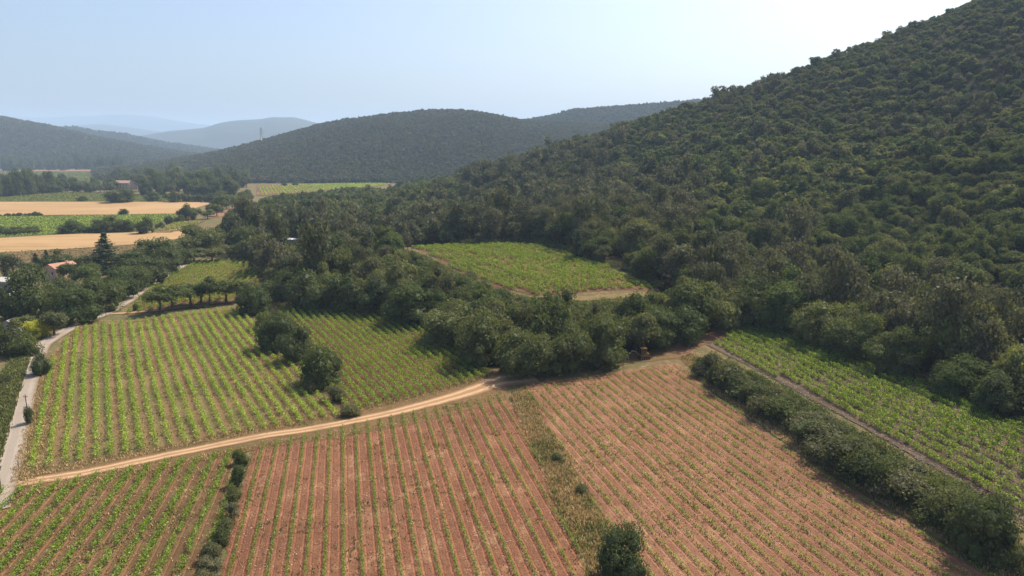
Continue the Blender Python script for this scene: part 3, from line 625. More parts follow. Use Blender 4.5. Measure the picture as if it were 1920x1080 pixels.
# ---------------------------------------------------------------- instanced woods (past what can be built tree by tree)
def mass(name, P, S, V, meshes, label, seed=0):
    """points with a whole tree (crown and trunk joined) on each"""
    col = bpy.data.collections.new(name + '_variants')
    for i, (cr, tr) in enumerate(meshes):
        bm = bmesh.new(); bm.from_mesh(cr); nf = len(bm.faces); bm.from_mesh(tr)
        me = bpy.data.meshes.new('whole_tree'); 
        bm.faces.ensure_lookup_table()
        for f in bm.faces[nf:]: f.material_index = 1
        bm.to_mesh(me); bm.free(); me.materials.append(cr.materials[0]); me.materials.append(tr.materials[0])
        col.objects.link(bpy.data.objects.new('%s_variant_%02d' % (name, i), me))
    rs = np.random.RandomState(seed); n = len(P); me = bpy.data.meshes.new(name); me.vertices.add(n); me.vertices.foreach_set('co', np.ascontiguousarray(P, np.float32).ravel())
    a = me.attributes.new('pick', 'INT', 'POINT'); a.data.foreach_set('value', np.ascontiguousarray(V, np.int32))
    a = me.attributes.new('size', 'FLOAT_VECTOR', 'POINT'); a.data.foreach_set('vector', np.ascontiguousarray(S, np.float32).ravel())
    a = me.attributes.new('turn', 'FLOAT_VECTOR', 'POINT'); T = np.zeros((n, 3), np.float32); T[:, 2] = rs.rand(n) * 6.28; T[:, :2] = rs.normal(0, .05, (n, 2)); a.data.foreach_set('vector', T.ravel())
    g = bpy.data.node_groups.new(name, 'GeometryNodeTree')
    g.interface.new_socket('Geometry', in_out='INPUT', socket_type='NodeSocketGeometry'); g.interface.new_socket('Geometry', in_out='OUTPUT', socket_type='NodeSocketGeometry')
    gi = g.nodes.new('NodeGroupInput'); go = g.nodes.new('NodeGroupOutput'); ip = g.nodes.new('GeometryNodeInstanceOnPoints'); ci = g.nodes.new('GeometryNodeCollectionInfo')
    ci.inputs['Collection'].default_value = col; ci.inputs['Separate Children'].default_value = True; ci.inputs['Reset Children'].default_value = True; ip.inputs['Pick Instance'].default_value = True
    for nm, dt, sk in (('pick', 'INT', 'Instance Index'), ('size', 'FLOAT_VECTOR', 'Scale'), ('turn', 'FLOAT_VECTOR', 'Rotation')):
        na = g.nodes.new('GeometryNodeInputNamedAttribute'); na.data_type = dt; na.inputs[0].default_value = nm; g.links.new(na.outputs[0], ip.inputs[sk])
    g.links.new(gi.outputs[0], ip.inputs['Points']); g.links.new(ci.outputs[0], ip.inputs['Instance']); g.links.new(ip.outputs[0], go.inputs[0])
    o = link(name, me); md = o.modifiers.new('trees', 'NODES'); md.node_group = g; tag(o, label, None, None, 'stuff'); return o
def on_hill(hill, n_px, d_step, lo, hi, seed, xlim):
    A, Dd, ZZ = hill; rs = np.random.RandomState(seed); out = []
    for d in np.arange(Dd[0], Dd[-1] * lo + Dd[-1] * (1 - lo), d_step):
        if d > hi: break
        st = n_px * 1280 / d; px = np.arange(xlim[0], xlim[1], st); px = px + rs.uniform(-.5, .5, len(px)) * st; dd = d + rs.uniform(-.5, .5, len(px)) * d_step
        i = np.clip(np.searchsorted(Dd, dd) - 1, 0, len(Dd) - 2); t = (dd - Dd[i]) / (Dd[i + 1] - Dd[i]); ja = np.clip((px - A[0]) / (A[1] - A[0]), 0, len(A) - 1.001); j = ja.astype(int); u = ja - j
        z = (ZZ[i, j] * (1 - u) + ZZ[i, j + 1] * u) * (1 - t) + (ZZ[i + 1, j] * (1 - u) + ZZ[i + 1, j + 1] * u) * t
        k = z > .5; out.append(np.stack([(px - 960) / 1280 * dd, dd, z], 1)[k])
    return np.concatenate(out)
def hill_wood(name, hill, sp, hi, seed, xlim, r, label):
    P = on_hill(hill, sp, sp, 1, hi, seed, xlim); rs = np.random.RandomState(seed + 1); n = len(P); s = r * rs.uniform(.6, 1.25, n) * (.75 + .5 * fbm(P[:, 0] / 60, P[:, 1] / 60)); P[:, 2] -= s * .45
    mass(name, P, np.stack([s, s, s * rs.uniform(.85, 1.35, n)], 1), rs.randint(0, 5, n), oak_far, label, seed); return n
hill_wood('hill_woodland', HILL1, 7.2, 2030, 11, (170, 1300), 4.6, 'dense wood covering the hill in the middle distance')
hill_wood('ridge_woodland', HILL2, 10.5, 2850, 12, (880, 1420), 6.4, 'wood covering the bluish ridge behind')
hill_wood('valley_side_woodland', HILL3, 10.5, 2990, 13, (-120, 480), 6.4, 'wood covering the hazy hill at the left edge')
hill_wood('low_ridge_woodland', HILL4, 15, 4080, 14, (60, 520), 8.5, 'wood covering the low hazy ridge')


# ================================================================ trees and bushes one can point to
T = place
# along the lane and the track
T('small_tree', 'round', 0, 80, 702, 36, 42, 'small dark round tree standing alone beside the pale lane', 'tree')
T('bush', 'bush_big', 0, 54, 796, 21, 36, 'dark bush at the foot of the utility pole by the lane', 'bush')
for i, (x, y, w, h, l) in enumerate([(300,587,42,48,'thin-trunked tree at the lane end of the trackside row'), (324,581,46,46,'second thin-trunked tree from the lane in the trackside row'), (358,574,44,42,'third thin-trunked tree from the lane in the trackside row'),
    (378,572,40,42,'fourth thin-trunked tree from the lane in the trackside row'), (393,573,26,52,'slender tree with a thin crown in the middle of the trackside row'), (424,568,42,42,'tree with a forked trunk beside the gap in the trackside row'), (446,566,36,42,'tree crowded against the big round one in the trackside row')]):
    T('track_tree', 'street', i, x, y, w * 1.3, h * 1.05, l, 'tree', 'small trees in a row along the track')
T('round_tree', 'round', 1, 476, 587, 66, 60, 'large round dark tree ending the trackside row', 'tree')
T('bush', 'shrub', 1, 254, 583, 14, 15, 'low dark bush on the track by the small vineyard corner', 'bush')
T('bush', 'shrub', 2, 378, 577, 22, 12, 'low bush under the trackside trees', 'bush')
T('round_tree', 'round', 2, 520, 655, 72, 78, 'farthest of the three big dark bushes between the two vineyards', 'tree', 'big dark bushes between two vineyards')
T('round_tree', 'round', 0, 558, 678, 62, 72, 'middle one of the three big dark bushes between the two vineyards', 'tree', 'big dark bushes between two vineyards')
T('round_tree', 'round', 1, 603, 722, 82, 84, 'nearest of the three big dark bushes between the two vineyards', 'tree', 'big dark bushes between two vineyards')
T('bush', 'shrub', 0, 497, 618, 46, 36, 'pale bush beside the big round tree of the row', 'bush')
T('bush', 'shrub', 3, 632, 752, 44, 32, 'grey-green bush below the three big dark bushes', 'bush')
T('bush', 'shrub', 4, 657, 780, 38, 24, 'low grey bush at the dirt track below the dark bushes', 'bush')
T('bush', 'shrub', 5, 585, 735, 34, 24, 'small bush in the grass left of the dark bushes', 'bush')
# left of the lane: gardens and houses
GARDEN = [
 ('cedar_tree','cedar',0,201,512,60,76,'tall pointed dark cedar rising above the garden trees','tree'),
 ('pine_tree','oak_dark',0,78,604,92,110,'broad dark tree hiding the tiled house','tree'),
 ('pine_tree','oak_dark',1,118,578,78,62,'dark tree between the broad one and the lane trees','tree'),
 ('oak_tree','oak_big',0,148,606,80,64,'rounded green oak overhanging the lane by the bend','tree'),
 ('oak_tree','oak_big',1,190,582,78,66,'rounded oak beyond the lane bend','tree'),
 ('oak_tree','oak_big',2,222,562,70,58,'rounded oak third along the lane from the bend','tree'),
 ('oak_tree','oak_big',3,247,547,64,58,'rounded oak fourth along the lane from the bend','tree'),
 ('oak_tree','oak_dark',2,284,533,68,52,'dark oak where the lane widens','tree'),
 ('oak_tree','oak_dark',3,310,512,62,46,'dark oak beside the bright top of the lane','tree'),
 ('oak_tree','oak_dark',0,282,498,92,56,'broad dark oak against the stubble field','tree'),
 ('oak_tree','oak_dark',1,335,496,56,42,'dark oak at the far end of the lane','tree'),
 ('oak_tree','oak_dark',2,250,510,60,42,'dark oak close behind the cedar','tree'),
 ('oak_tree','oak',0,168,540,62,46,'green tree in front of the cedar','tree'),
 ('oak_tree','oak',2,140,526,50,36,'green tree beside the tiled house','tree'),
 ('tree','oak',1,165,505,44,28,'light green tree left of the cedar foot','tree'),
 ('tree','oak',3,140,512,30,18,'bright low tree beside the tiled roof','tree'),
 ('tree','yellow',0,72,634,46,38,'yellow-green round tree in the garden by the lane','tree'),
 ('tree','oak',4,45,626,46,38,'green tree behind the yellow-green one','tree'),
 ('tree','oak',5,102,630,54,50,'grey-green tree right of the yellow-green one','tree'),
 ('tree','oak_dark',3,12,612,60,76,'dark tree at the picture edge below the grey-roofed house','tree'),
 ('tree','oak_dark',1,45,600,52,50,'dark tree below the white terrace','tree'),
 ('bush','shrub',2,14,664,60,58,'big dark bush at the picture edge beside the meadow','bush'),
 ('bush','shrub',4,48,668,52,44,'dark bush at the lane beside the meadow','bush'),
 ('bush','shrub',6,-8,640,50,50,'bush half cut off by the picture edge','bush'),
 ('tree','pine',1,28,522,40,46,'grey-green tall tree behind the grey-roofed house','tree'),
 ('cypress_tree','cypress',0,11,520,13,40,'dark cypress behind the grey-roofed house','tree'),
 ('conifer','cedar',0,70,506,24,32,'small pointed conifer left of the tiled house','tree'),
 ('conifer','cedar',0,90,504,22,36,'small dark pointed conifer behind the tiled house','tree'),
 ('tree','oak',6,112,508,52,36,'rounded tree behind the tiled house','tree'),
 ('tree','oak',2,52,516,36,26,'green tree between the grey-roofed house and the conifers','tree'),
 ('tree','oak_dark',2,40,545,36,34,'dark tree right of the grey-roofed house','tree'),
 ('tree','oak',1,5,500,36,28,'green tree at the edge of the netted plot','tree'),
 ('bush','shrub',1,20,760,16,12,'small bush in the rough meadow','bush'),
 ('bush','shrub',3,10,720,24,18,'wide low bush in the rough meadow','bush')]
for a in GARDEN: T(*a)
# behind the small vineyard
BEHIND = [('oak_tree','oak_big',1,372,476,80,58,'large round tree at the end of the stubble field'), ('oak_tree','oak_big',3,392,468,44,42,'round tree left of the pink-roofed hut'),
 ('tree','oak',3,365,490,42,26,'low green tree at the top of the lane'), ('tree','oak',5,398,492,46,28,'low green tree behind the small vineyard'), ('tree','oak',0,432,486,44,30,'tree behind the middle of the small vineyard'),
 ('tree','oak',4,462,484,40,34,'tree at the far corner of the small vineyard'), ('cypress_tree','cypress',1,465,452,15,40,'left one of a pair of dark cypresses'), ('cypress_tree','cypress',2,474,452,13,46,'right one of a pair of dark cypresses'),
 ('cypress_tree','cypress',0,491,446,15,44,'single dark cypress between the pairs'), ('cypress_tree','cypress',1,509,440,14,42,'slimmer cypress of the tall dark pair'), ('cypress_tree','cypress',2,517,440,17,44,'broader cypress of the tall dark pair'),
 ('tree','redbush',0,540,402,28,22,'reddish-brown tree in the wood beyond the cypresses'), ('tree','oak',2,455,420,52,34,'round tree behind the cypress pair'), ('tree','oak',6,500,410,40,34,'dark tree behind the single cypress'),
 ('tree','silver',0,446,470,26,20,'greyish tree beside the pink-roofed hut'), ('tree','oak',1,480,470,46,36,'tree below the pair of cypresses'), ('tree','oak',5,512,475,40,30,'tree left of the grey-roofed hut'), ('tree','oak_big',0,596,470,56,40,'rounded tree right of the grey-roofed hut')]
for a in BEHIND: T(*a, 'tree')
# the big crowns along the edge of the hill wood
EDGE = [('oak_big',0,772,604,108,70,'broad oak at the top corner of the vineyard under the clump'), ('oak_big',1,850,642,112,84,'oak leaning over the row ends of the vineyard under the clump'), ('oak_big',2,905,684,100,100,'tall oak at the edge of the clump where the vines end'),
 ('oak_big',3,985,703,108,100,'oak standing closest to the end of the dirt track'), ('oak_big',1,1058,692,100,98,'oak of the clump right of the track end'), ('oak_big',0,1128,684,98,92,'oak of the clump left of the excavator'),
 ('oak_big',2,1222,650,90,74,'oak of the clump behind the excavator'), ('oak_big',3,1270,642,96,78,'oak of the clump at the bare earth corner'), ('oak_dark',0,530,562,76,56,'dark oak at the wood edge above the red headland'),
 ('oak_dark',1,588,580,92,78,'dark oak second from the red headland corner'), ('oak_dark',2,652,584,86,74,'dark oak third from the red headland corner'), ('oak_dark',3,704,588,80,72,'dark oak left of the broad one at the vineyard corner'),
 ('oak_big',1,1335,614,108,92,'oak behind the corner of the terraced vineyard'), ('oak_big',2,1402,608,102,90,'oak behind the first terraced rows'), ('oak_big',0,1470,624,112,92,'light oak overhanging the far rows of the terrace'), ('oak_big',3,1545,650,108,100,'oak overhanging the middle of the terrace edge'),
 ('oak_big',1,1610,672,104,92,'oak at the terrace edge left of the tall pine'), ('oak_dark',3,1680,700,100,84,'dark oak under the tall pine'), ('oak_big',2,1800,745,96,78,'oak right of the tall pine at the terrace edge'), ('oak_dark',0,1880,776,104,86,'dark oak at the right picture edge above the terrace')]
for i, (kd, v, x, y, w, h, l) in enumerate(EDGE): T('oak_tree', kd, v, x, y, w, h, l, 'tree', 'big oaks along the wood edge')
T('pine_tree', 'pine', 0, 1750, 705, 100, 195, 'tall pine with a bare trunk above the terraced vineyard', 'tree')
T('pine_tree', 'pine', 2, 1262, 545, 74, 84, 'bushy pine at the right end of the raised vineyard', 'tree')
T('cypress_tree', 'cypress', 0, 1083, 487, 20, 56, 'slender pale conifer behind the raised vineyard', 'tree')
T('oak_tree', 'oak_big', 0, 1195, 486, 88, 72, 'light green oak above the bare red slope', 'tree')
T('bush', 'shrub', 0, 905, 556, 36, 40, 'pointed bush on the bank of the raised vineyard', 'bush')
T('bush', 'shrub', 3, 945, 572, 40, 34, 'dark bush on the bank below the raised vineyard', 'bush')
T('bush', 'shrub', 5, 882, 532, 34, 26, 'bush on the bank at the left side of the raised vineyard', 'bush')
T('bush', 'shrub', 6, 850, 560, 56, 44, 'wide bush on the bank above the broad oak', 'bush')
# hedge below the terrace
hp = GL([(1308,690),(1342,718),(1378,744),(1420,764),(1462,790),(1505,818),(1552,852),(1600,886),(1650,922),(1700,952),(1752,985),(1800,1012)])
hp = resample(hp, 28); rs = np.random.RandomState(71)
for i, p in enumerate(hp):
    s = to_px(p)[0]; w = np.interp(i, [0, 6, 27], [40, 62, 92]) * rs.uniform(.6, 1.35); h = np.interp(i, [0, 4, 27], [34, 40, 62]) * rs.uniform(.45, 1.35)
    T('shrub', 'shrub' if i % 3 else 'bush_big', i * 5 + 1, s[0] + rs.normal(0, 7) + 10, s[1] + rs.normal(0, 6), w, h, '%s shrub from the excavator end of the hedge below the terrace' % ordinal(i), 'shrub', 'shrubs of the hedge below the terrace')
hq = resample(GL([(1330,692),(1400,735),(1480,770),(1560,820),(1640,868),(1720,915),(1800,960)]), 16)
for i, p in enumerate(hq):
    s = to_px(p)[0]; w = np.interp(i, [0, 15], [36, 74]) * rs.uniform(.85, 1.2); h = np.interp(i, [0, 15], [22, 40]) * rs.uniform(.6, 1.3)
    T('shrub', 'shrub', i * 3 + 2, s[0], s[1], w, h, '%s low shrub along the stony ledge behind the hedge' % ordinal(i), 'shrub', 'low shrubs between hedge and ledge')
def bramble(name, line, n, w, z1, nl, leaf, mat, label, seed):
    rs = np.random.RandomState(seed); P = resample(line, n)[:, :2] + rs.normal(0, .5, (n, 2)); P = np.column_stack([P, H(P[:, 0], P[:, 1])]); vig = np.clip(.4 + 1.3 * fbm(P[:, 0] / 4, P[:, 1] / 4), .2, 1.6)
    k_ = np.repeat(np.arange(n), (nl * vig).astype(int)); m = len(k_); t = rs.beta(1.2, 1.4, m); a = rs.rand(m) * 6.28; r_ = w * np.sqrt(rs.rand(m)) * (1.1 - .6 * t)
    Q = P[k_] + np.column_stack([np.cos(a) * r_, np.sin(a) * r_, t * z1 * vig[k_]]); N = rdir(rs, m) + [0, 0, .5]; N /= np.linalg.norm(N, axis=1)[:, None]
    V, F = leaf_quads(Q, N, leaf * rs.uniform(.6, 1.4, m), rs); tag(link(name, mesh_np(name, V, F, mat)), label, None, None, 'stuff')
bramble('undergrowth', hp, 90, 1.7, 2.6, 150, .30, M['oak_dark'], 'tangled undergrowth filling the hedge below the terrace', 73)
bramble('undergrowth', hq, 70, 1.5, 1.4, 110, .28, M['shrub'], 'pale scrub on the bank between hedge and stony ledge', 74)
bramble('undergrowth', GL([(1340,680),(1425,718),(1515,766),(1605,820),(1695,873),(1790,928),(1850,965)]), 110, 2.0, 1.7, 150, .30, M['oak_dark'], 'dark scrub on the bank under the stony ledge', 71)
bramble('undergrowth', GL([(452,868),(440,930),(424,1000),(400,1070),(385,1120)]), 34, .9, 1.2, 80, .22, M['oak_dark'], 'tangled growth along the shrub line of the corner vineyard', 75)
bramble('undergrowth', GL([(1005,700),(1080,690),(1165,672)]), 40, 1.6, 1.6, 90, .32, M['oak_dark'], 'scrub at the foot of the oak clump', 76)
bramble('undergrowth', GL([(1440,614),(1560,656),(1700,706),(1830,755),(1950,812)]), 70, 1.6, 1.6, 80, .32, M['shrub'], 'scrub at the foot of the hill wood above the terrace', 77)
bramble('undergrowth', GL([(505,600),(550,655),(600,715),(640,755)]), 30, 1.4, 1.3, 90, .28, M['shrub'], 'scrub under the dark bushes between the two vineyards', 78)
bramble('undergrowth', GL([(965,735),(995,775),(1025,825),(1050,868),(1080,915),(1115,965),(1140,1010)]), 60, 1.1, .7, 60, .2, M['weed_green'], 'ragged green growth on the weedy strip', 72)
T('round_tree', 'round', 2, 1838, 1032, 122, 128, 'largest dark rounded tree at the near end of the hedge', 'tree')
T('bush', 'bush_big', 1, 1790, 968, 74, 62, 'olive bush behind the largest hedge tree', 'bush')
T('bush', 'shrub', 2, 1900, 1068, 76, 60, 'greyish bush at the lower right picture edge', 'bush')
T('bush', 'round', 2, 1165, 1088, 98, 112, 'large dark bush on the weedy strip in the foreground', 'bush')
# the shrub line of the corner vineyard and the weedy strip
for i, (x, y, w, h, kd) in enumerate([(452,872,32,34,'shrub'),(446,912,30,46,'bush_big'),(438,940,28,30,'shrub'),(434,972,34,34,'silver'),(424,996,32,28,'shrub'),(414,1022,36,34,'shrub'),(404,1050,40,36,'shrub'),(394,1078,46,38,'silver'),(384,1108,50,40,'shrub')]):
    T('shrub', kd, i, x, y, w, h, '%s shrub from the dirt track in the line beside the red field' % ordinal(i), 'shrub', 'shrubs between corner vineyard and red field')
for i, (x, y, w, h) in enumerate([(1046,866,26,18),(1092,922,30,16)]):
    T('shrub', 'shrub', i * 3, x, y, w, h, ('farther' if i == 0 else 'nearer') + ' of two low shrubs on the weedy strip', 'shrub', 'low shrubs of the weedy strip')
# hedgerow bushes and tree belts of the valley
def belt(name, kinds, pts, n, w, h, label, group, seed, rows=1, dy=0.0, cat='tree'):
    rs = np.random.RandomState(seed); L = np.array(pts, float)
    for j in range(rows):
        Q = resample(np.column_stack([L, L[:, 1]])[:, :2], n)
        for i, (x, y) in enumerate(Q):
            sc_ = rs.uniform(.75, 1.25); T(name, kinds[rs.randint(len(kinds))], rs.randint(9), x + rs.normal(0, w * .2), y - dy * j + rs.normal(0, abs(h) * .03), w * sc_, h * sc_ * rs.uniform(.85, 1.15), label, cat, group)
for x, y, w, h, l in [(8,440,34,18,'bush at the picture edge in the near valley hedgerow'), (30,440,30,16,'second bush from the edge in the near valley hedgerow'), (58,438,34,14,'low bush in the near valley hedgerow beside the gap'), (135,437,46,24,'lone domed bush in the near valley hedgerow'),
    (168,436,24,12,'low bush before the big ones in the near valley hedgerow'), (192,436,36,26,'left of three big bushes in the near valley hedgerow'), (214,435,44,32,'middle of three big bushes in the near valley hedgerow'), (240,434,32,24,'right of three big bushes in the near valley hedgerow'),
    (274,438,32,32,'tall rounded bush at the end of the near valley hedgerow'), (300,428,18,12,'small bush above the sloping vineyard'), (318,420,18,16,'dark round bush above the sloping vineyard'), (336,416,20,14,'bush at the corner of the sloping vineyard'),
    (232,402.5,20,12,'single round bush on the edge of the farther stubble field'), (155,377.5,20,10,'low bush on the edge of the green farmhouse field'), (225,380,56,30,'broad tree in front of the farmhouse'), (287,377.5,28,18,'round tree right of the farmhouse'),
    (118,345,18,20,'single tree above the dark tree belt')]:
    T('bush' if 'bush' in l else 'tree', 'oak_dark', int(x), x, y, w, h, l, 'bush' if 'bush' in l else 'tree')
belt('tree', ['oak_dark'], [(-10,370),(40,366),(95,361)], 11, 26, 42, 'tall dark tree in the belt at the left picture edge', 'tall dark belt at the left', 81, 2, 3)
belt('tree', ['oak_dark', 'oak'], [(98,362),(150,360),(210,361)], 12, 18, 20, 'tree in the belt between the tall dark belt and the farmhouse', 'belt left of the farmhouse', 82, 2, 4)
belt('tree', ['oak_dark', 'oak'], [(268,366),(330,366),(400,370),(440,372)], 15, 24, 32, 'tree in the big grove right of the farmhouse', 'grove right of the farmhouse', 83, 3, 8)
belt('tree', ['oak_dark', 'oak'], [(222,346),(300,340),(400,342),(470,352)], 18, 22, 22, 'tree at the back of the grove behind the farmhouse', 'grove behind the farmhouse', 84, 2, 7)
belt('tree', ['oak_dark', 'oak'], [(312,379),(360,379),(415,380)], 9, 20, 18, 'tree in the line at the edge of the farther stubble field', 'line at the farther stubble field', 85)
belt('tree', ['oak', 'oak_dark'], [(345,413),(385,410),(420,398),(450,385),(470,377)], 11, 30, 27, 'tree in the line slanting up past the bare red plot', 'line past the bare red plot', 86)
belt('tree', ['oak_dark'], [(12,321),(80,319),(160,318),(235,320)], 24, 13, 23, 'tree in the hazy far belt across the valley', 'hazy far belt', 87, 2, 2.5)
belt('tree', ['oak_dark', 'oak'], [(240,322),(300,322),(340,328),(480,338)], 22, 13, 13, 'tree in the scattered wood at the foot of the far hill', 'wood at the far hill foot', 88, 2, 5)
belt('tree', ['oak'], [(484,341),(560,338),(640,337),(740,335)], 20, 12, 8, 'tree in the hedge above the striped vineyard', 'hedge above the striped vineyard', 89)
belt('bush', ['oak_dark'], [(0,406),(40,405),(76,404.5)], 9, 10, 6, 'low bush in the dark hedge between stubble and vines', 'low hedge between stubble and vines', 90, cat='bush')
T('bush', 'oak_dark', 1, 533, 349, 11, 7, 'left one of two bushes above the striped vineyard', 'bush'); T('bush', 'oak_dark', 2, 555, 348, 13, 8, 'right one of two bushes above the striped vineyard', 'bush')
# ---------------------------------------------------------------- the wood on the near hillside
FOOT = GL([(2080,905),(1960,815),(1830,752),(1740,716),(1640,680),(1560,652),(1500,630),(1440,612),(1380,604),(1330,612),(1290,630),(1240,655),(1170,668),(1090,683),(1020,692),(960,697),(915,685),(885,660),(855,635),(815,610),(765,592),(715,584),(640,578),(585,570),(540,555),(505,538),(492,515),(486,495),(462,482),(430,474),(415,455),(432,430),(452,408),(470,392),(490,378)])
WOOD = np.vstack([FOOT[:, :2], [(-60, 900), (150, 1250), (1300, 1250), (1300, 60)]])
CLEAR_U = np.vstack([GL([(745,464),(780,480),(850,516),(925,552),(1000,569),(1100,574),(1240,566)])[:, :2], GL([(1238,543),(1175,511),(1083,476),(1000,455),(935,456),(850,458)])[:, :2]])
CLEAR_P = GL([(1130,498),(1155,502),(1178,502),(1172,484),(1138,482)])[:, :2]
rs = np.random.RandomState(21); step = 5.6
gxx, gyy = np.meshgrid(np.arange(-330, 1150, step), np.arange(100, 1120, step)); gxx = gxx + (np.arange(gxx.shape[0]) % 2)[:, None] * step * .5
WX = (gxx + rs.uniform(-.46, .46, gxx.shape) * step).ravel(); WY = (gyy + rs.uniform(-.46, .46, gyy.shape) * step).ravel()
k = inside(WOOD, WX, WY) & ~inside(CLEAR_U, WX, WY) & ~inside(CLEAR_P, WX, WY)
bramble('undergrowth', GL([(772,476),(850,514),(925,549),(1000,566),(1100,572),(1240,564)]), 90, 1.7, 1.5, 100, .36, M['shrub'], 'scrub on the bank below the lip of the raised vineyard', 79)
bramble('undergrowth', GL([(850,459),(935,457),(1000,456),(1080,477),(1130,494),(1178,510),(1238,541)]), 90, 2.0, 2.4, 100, .42, M['oak_dark'], 'dark scrub along the upper edge of the raised vineyard', 80)
for tx, ty, tr in TREE_SPOTS: k &= (WX - tx) ** 2 + (WY - ty) ** 2 > (tr * .72) ** 2
WX, WY = WX[k], WY[k]; WZ = H(WX, WY); q = to_px(np.stack([WX, WY, WZ + 4], 1))
k = (q[:, 0] > -160) & (q[:, 0] < 2080) & (q[:, 1] > -330) & (q[:, 1] < 1180); WX, WY, WZ, q = WX[k], WY[k], WZ[k], q[k]
n = len(WX); dist = q[:, 2]
big = fbm(WX / 45, WY / 45, 3); pn = fbm(WX / 70 + 40, WY / 70 + 9, 3) + rs.normal(0, .1, n)
alt = WZ
is_pine = (pn > .465 + .0013 * np.clip(alt - 20, 0, 200)) & (rs.rand(n) < .62)
is_pine |= (q[:, 1] < 470) & (q[:, 1] > 330) & (q[:, 0] > 620) & (q[:, 0] < 1320) & (rs.rand(n) < .42)
# in front of the raised vineyard only broadleaf grows, low at its lip
front = (q[:, 0] > 700) & (q[:, 0] < 1300) & (q[:, 1] > 520); is_pine &= ~front
# the hill's own shrub oak gets smaller with height; the foot has the tall trees
rad = (.9 + 2.0 * big + 2.6 * fbm(WX / 15 + 70, WY / 15, 2) + rs.gamma(1.3, .65, n)) * np.interp(alt, [0, 25, 90, 200], [1.32, 1.22, .86, .70]); rad = np.clip(rad, 1.6, 7.2)
hs = rs.uniform(.8, 1.4, n) * np.interp(alt, [0, 20, 80, 200], [1.18, 1.02, .85, .78])
# on the bank below the raised vineyard only what stays lower than its lip grows
base = to_px(np.stack([WX, WY, WZ], 1)); lip_y = np.interp(base[:, 0], [735, 770, 850, 925, 1000, 1100, 1240, 1262], [470, 476, 512, 546, 560, 566, 560, 545])
bank = (base[:, 0] > 735) & (base[:, 0] < 1275) & (base[:, 1] > lip_y) & (base[:, 1] < 720); room = np.clip(base[:, 1] - lip_y + 3, 0, 400) * dist / 1280 * 1.05
# the wood's far toe stays below the striped vineyard behind it, and the huts keep their view
toe = (base[:, 0] < 870) & (dist > 430); toe_y = np.interp(base[:, 0], [430, 470, 500, 560, 640, 700, 735, 800, 870], [392, 384, 370, 363, 354, 347, 342, 332, 318])
hut = (base[:, 0] > 520) & (base[:, 0] < 577) & (base[:, 1] > 452) & (base[:, 1] < 525) | (base[:, 0] > 408) & (base[:, 0] < 445) & (base[:, 1] > 455) & (base[:, 1] < 500)
for sel, ly in ((toe, toe_y), (hut, np.where(base[:, 0] > 500, 456, 461))):
    room = np.where(sel, np.clip(base[:, 1] - ly, 0, 400) * dist / 1280, room); lip_y = np.where(sel, ly, lip_y)
is_pine &= ~(toe | hut); bank = bank | toe | hut
tall = rad * hs * 2.0; f = np.where(bank, np.clip(room / tall, 0, 1), 1); hs *= np.clip(f * 1.25, 0, 1); rad *= np.clip(f * 1.6, .3, 1); rad[bank & (room < np.where(toe | hut, 2.0, 4.2))] = 0; is_pine &= ~bank
WZ = WZ - rad * hs * rs.uniform(0, .45, n); OAK = np.where(~is_pine & (rad > .5) & ((rad > 2.6) | (rs.rand(n) > .2)))[0]; PINE = np.where(is_pine)[0]
def pick_front(idx, m):
    vis = (q[idx, 0] > -20) & (q[idx, 0] < 1940) & (q[idx, 1] > 0); sc_ = np.where(vis, rad[idx] / dist[idx], 0); return idx[np.argsort(-sc_)[:m]]
near_oak = pick_front(OAK, 290); near_pine = pick_front(PINE, 150)
def where(i):
    x, y = base[i, 0], base[i, 1]
    if 700 < x < 1300 and y > 540: return 'in the clump below the raised vineyard'
    if x <= 770: return 'in the wood left of the raised vineyard'
    if x >= 1300: return 'in the hill wood above the terraced vineyard'
    return 'in the hill wood behind the raised vineyard'
for i in near_oak:
    r = rad[i] * 1.05
    plant('oak_tree', 'oak', int(i * 7919 % 7), (WX[i], WY[i], WZ[i] - .1), (i * 2.399) % 6.28, (r, r, r * hs[i]), 'round-crowned oak ' + where(i), 'tree', 'oaks ' + where(i))
for i in near_pine:
    r = rad[i] * .92
    plant('pine_tree', 'pine', int(i * 7919 % 6), (WX[i], WY[i], WZ[i] - .1), (i * 2.399) % 6.28, (r, r, r * hs[i] * 1.18), 'greyish open-crowned pine ' + where(i), 'tree', 'pines ' + where(i))
ro = np.setdiff1d(OAK, near_oak); rp = np.setdiff1d(PINE, near_pine)
s = rad[ro] * 1.05; mass('oak_woodland', np.stack([WX[ro], WY[ro], WZ[ro] - .15], 1), np.stack([s, s, s * hs[ro]], 1), np.where(dist[ro] < 330, rs.randint(0, 7, len(ro)), 7 + rs.randint(0, 6, len(ro))), K['oak'] + oak_mid, 'dense oak wood climbing the near hillside', 31)
s = rad[rp] * .92; mass('pine_woodland', np.stack([WX[rp], WY[rp], WZ[rp] - .15], 1), np.stack([s, s, s * hs[rp] * 1.18], 1), np.where(dist[rp] < 330, rs.randint(0, 6, len(rp)), 6 + rs.randint(0, 4, len(rp))), K['pine'] + pine_mid, 'pines scattered through the wood of the near hillside', 32)
print('WOOD', n, 'near pines', len(near_pine), 'max near-oak distance', dist[near_oak].max())

# the ground under the trees is dark litter and scrub, not grass
gm = bpy.data.objects['ground'].data; gm.materials.append(M['undergrowth']); cx = .5 * (gx[1:] + gx[:-1]); cyy = .5 * (gy[1:] + gy[:-1]); CX, CY = np.meshgrid(cx, cyy); CX, CY = CX.ravel(), CY.ravel()
gm.polygons.foreach_set('material_index', (inside(WOOD, CX, CY) & ~inside(CLEAR_U, CX, CY)).astype(np.int32))

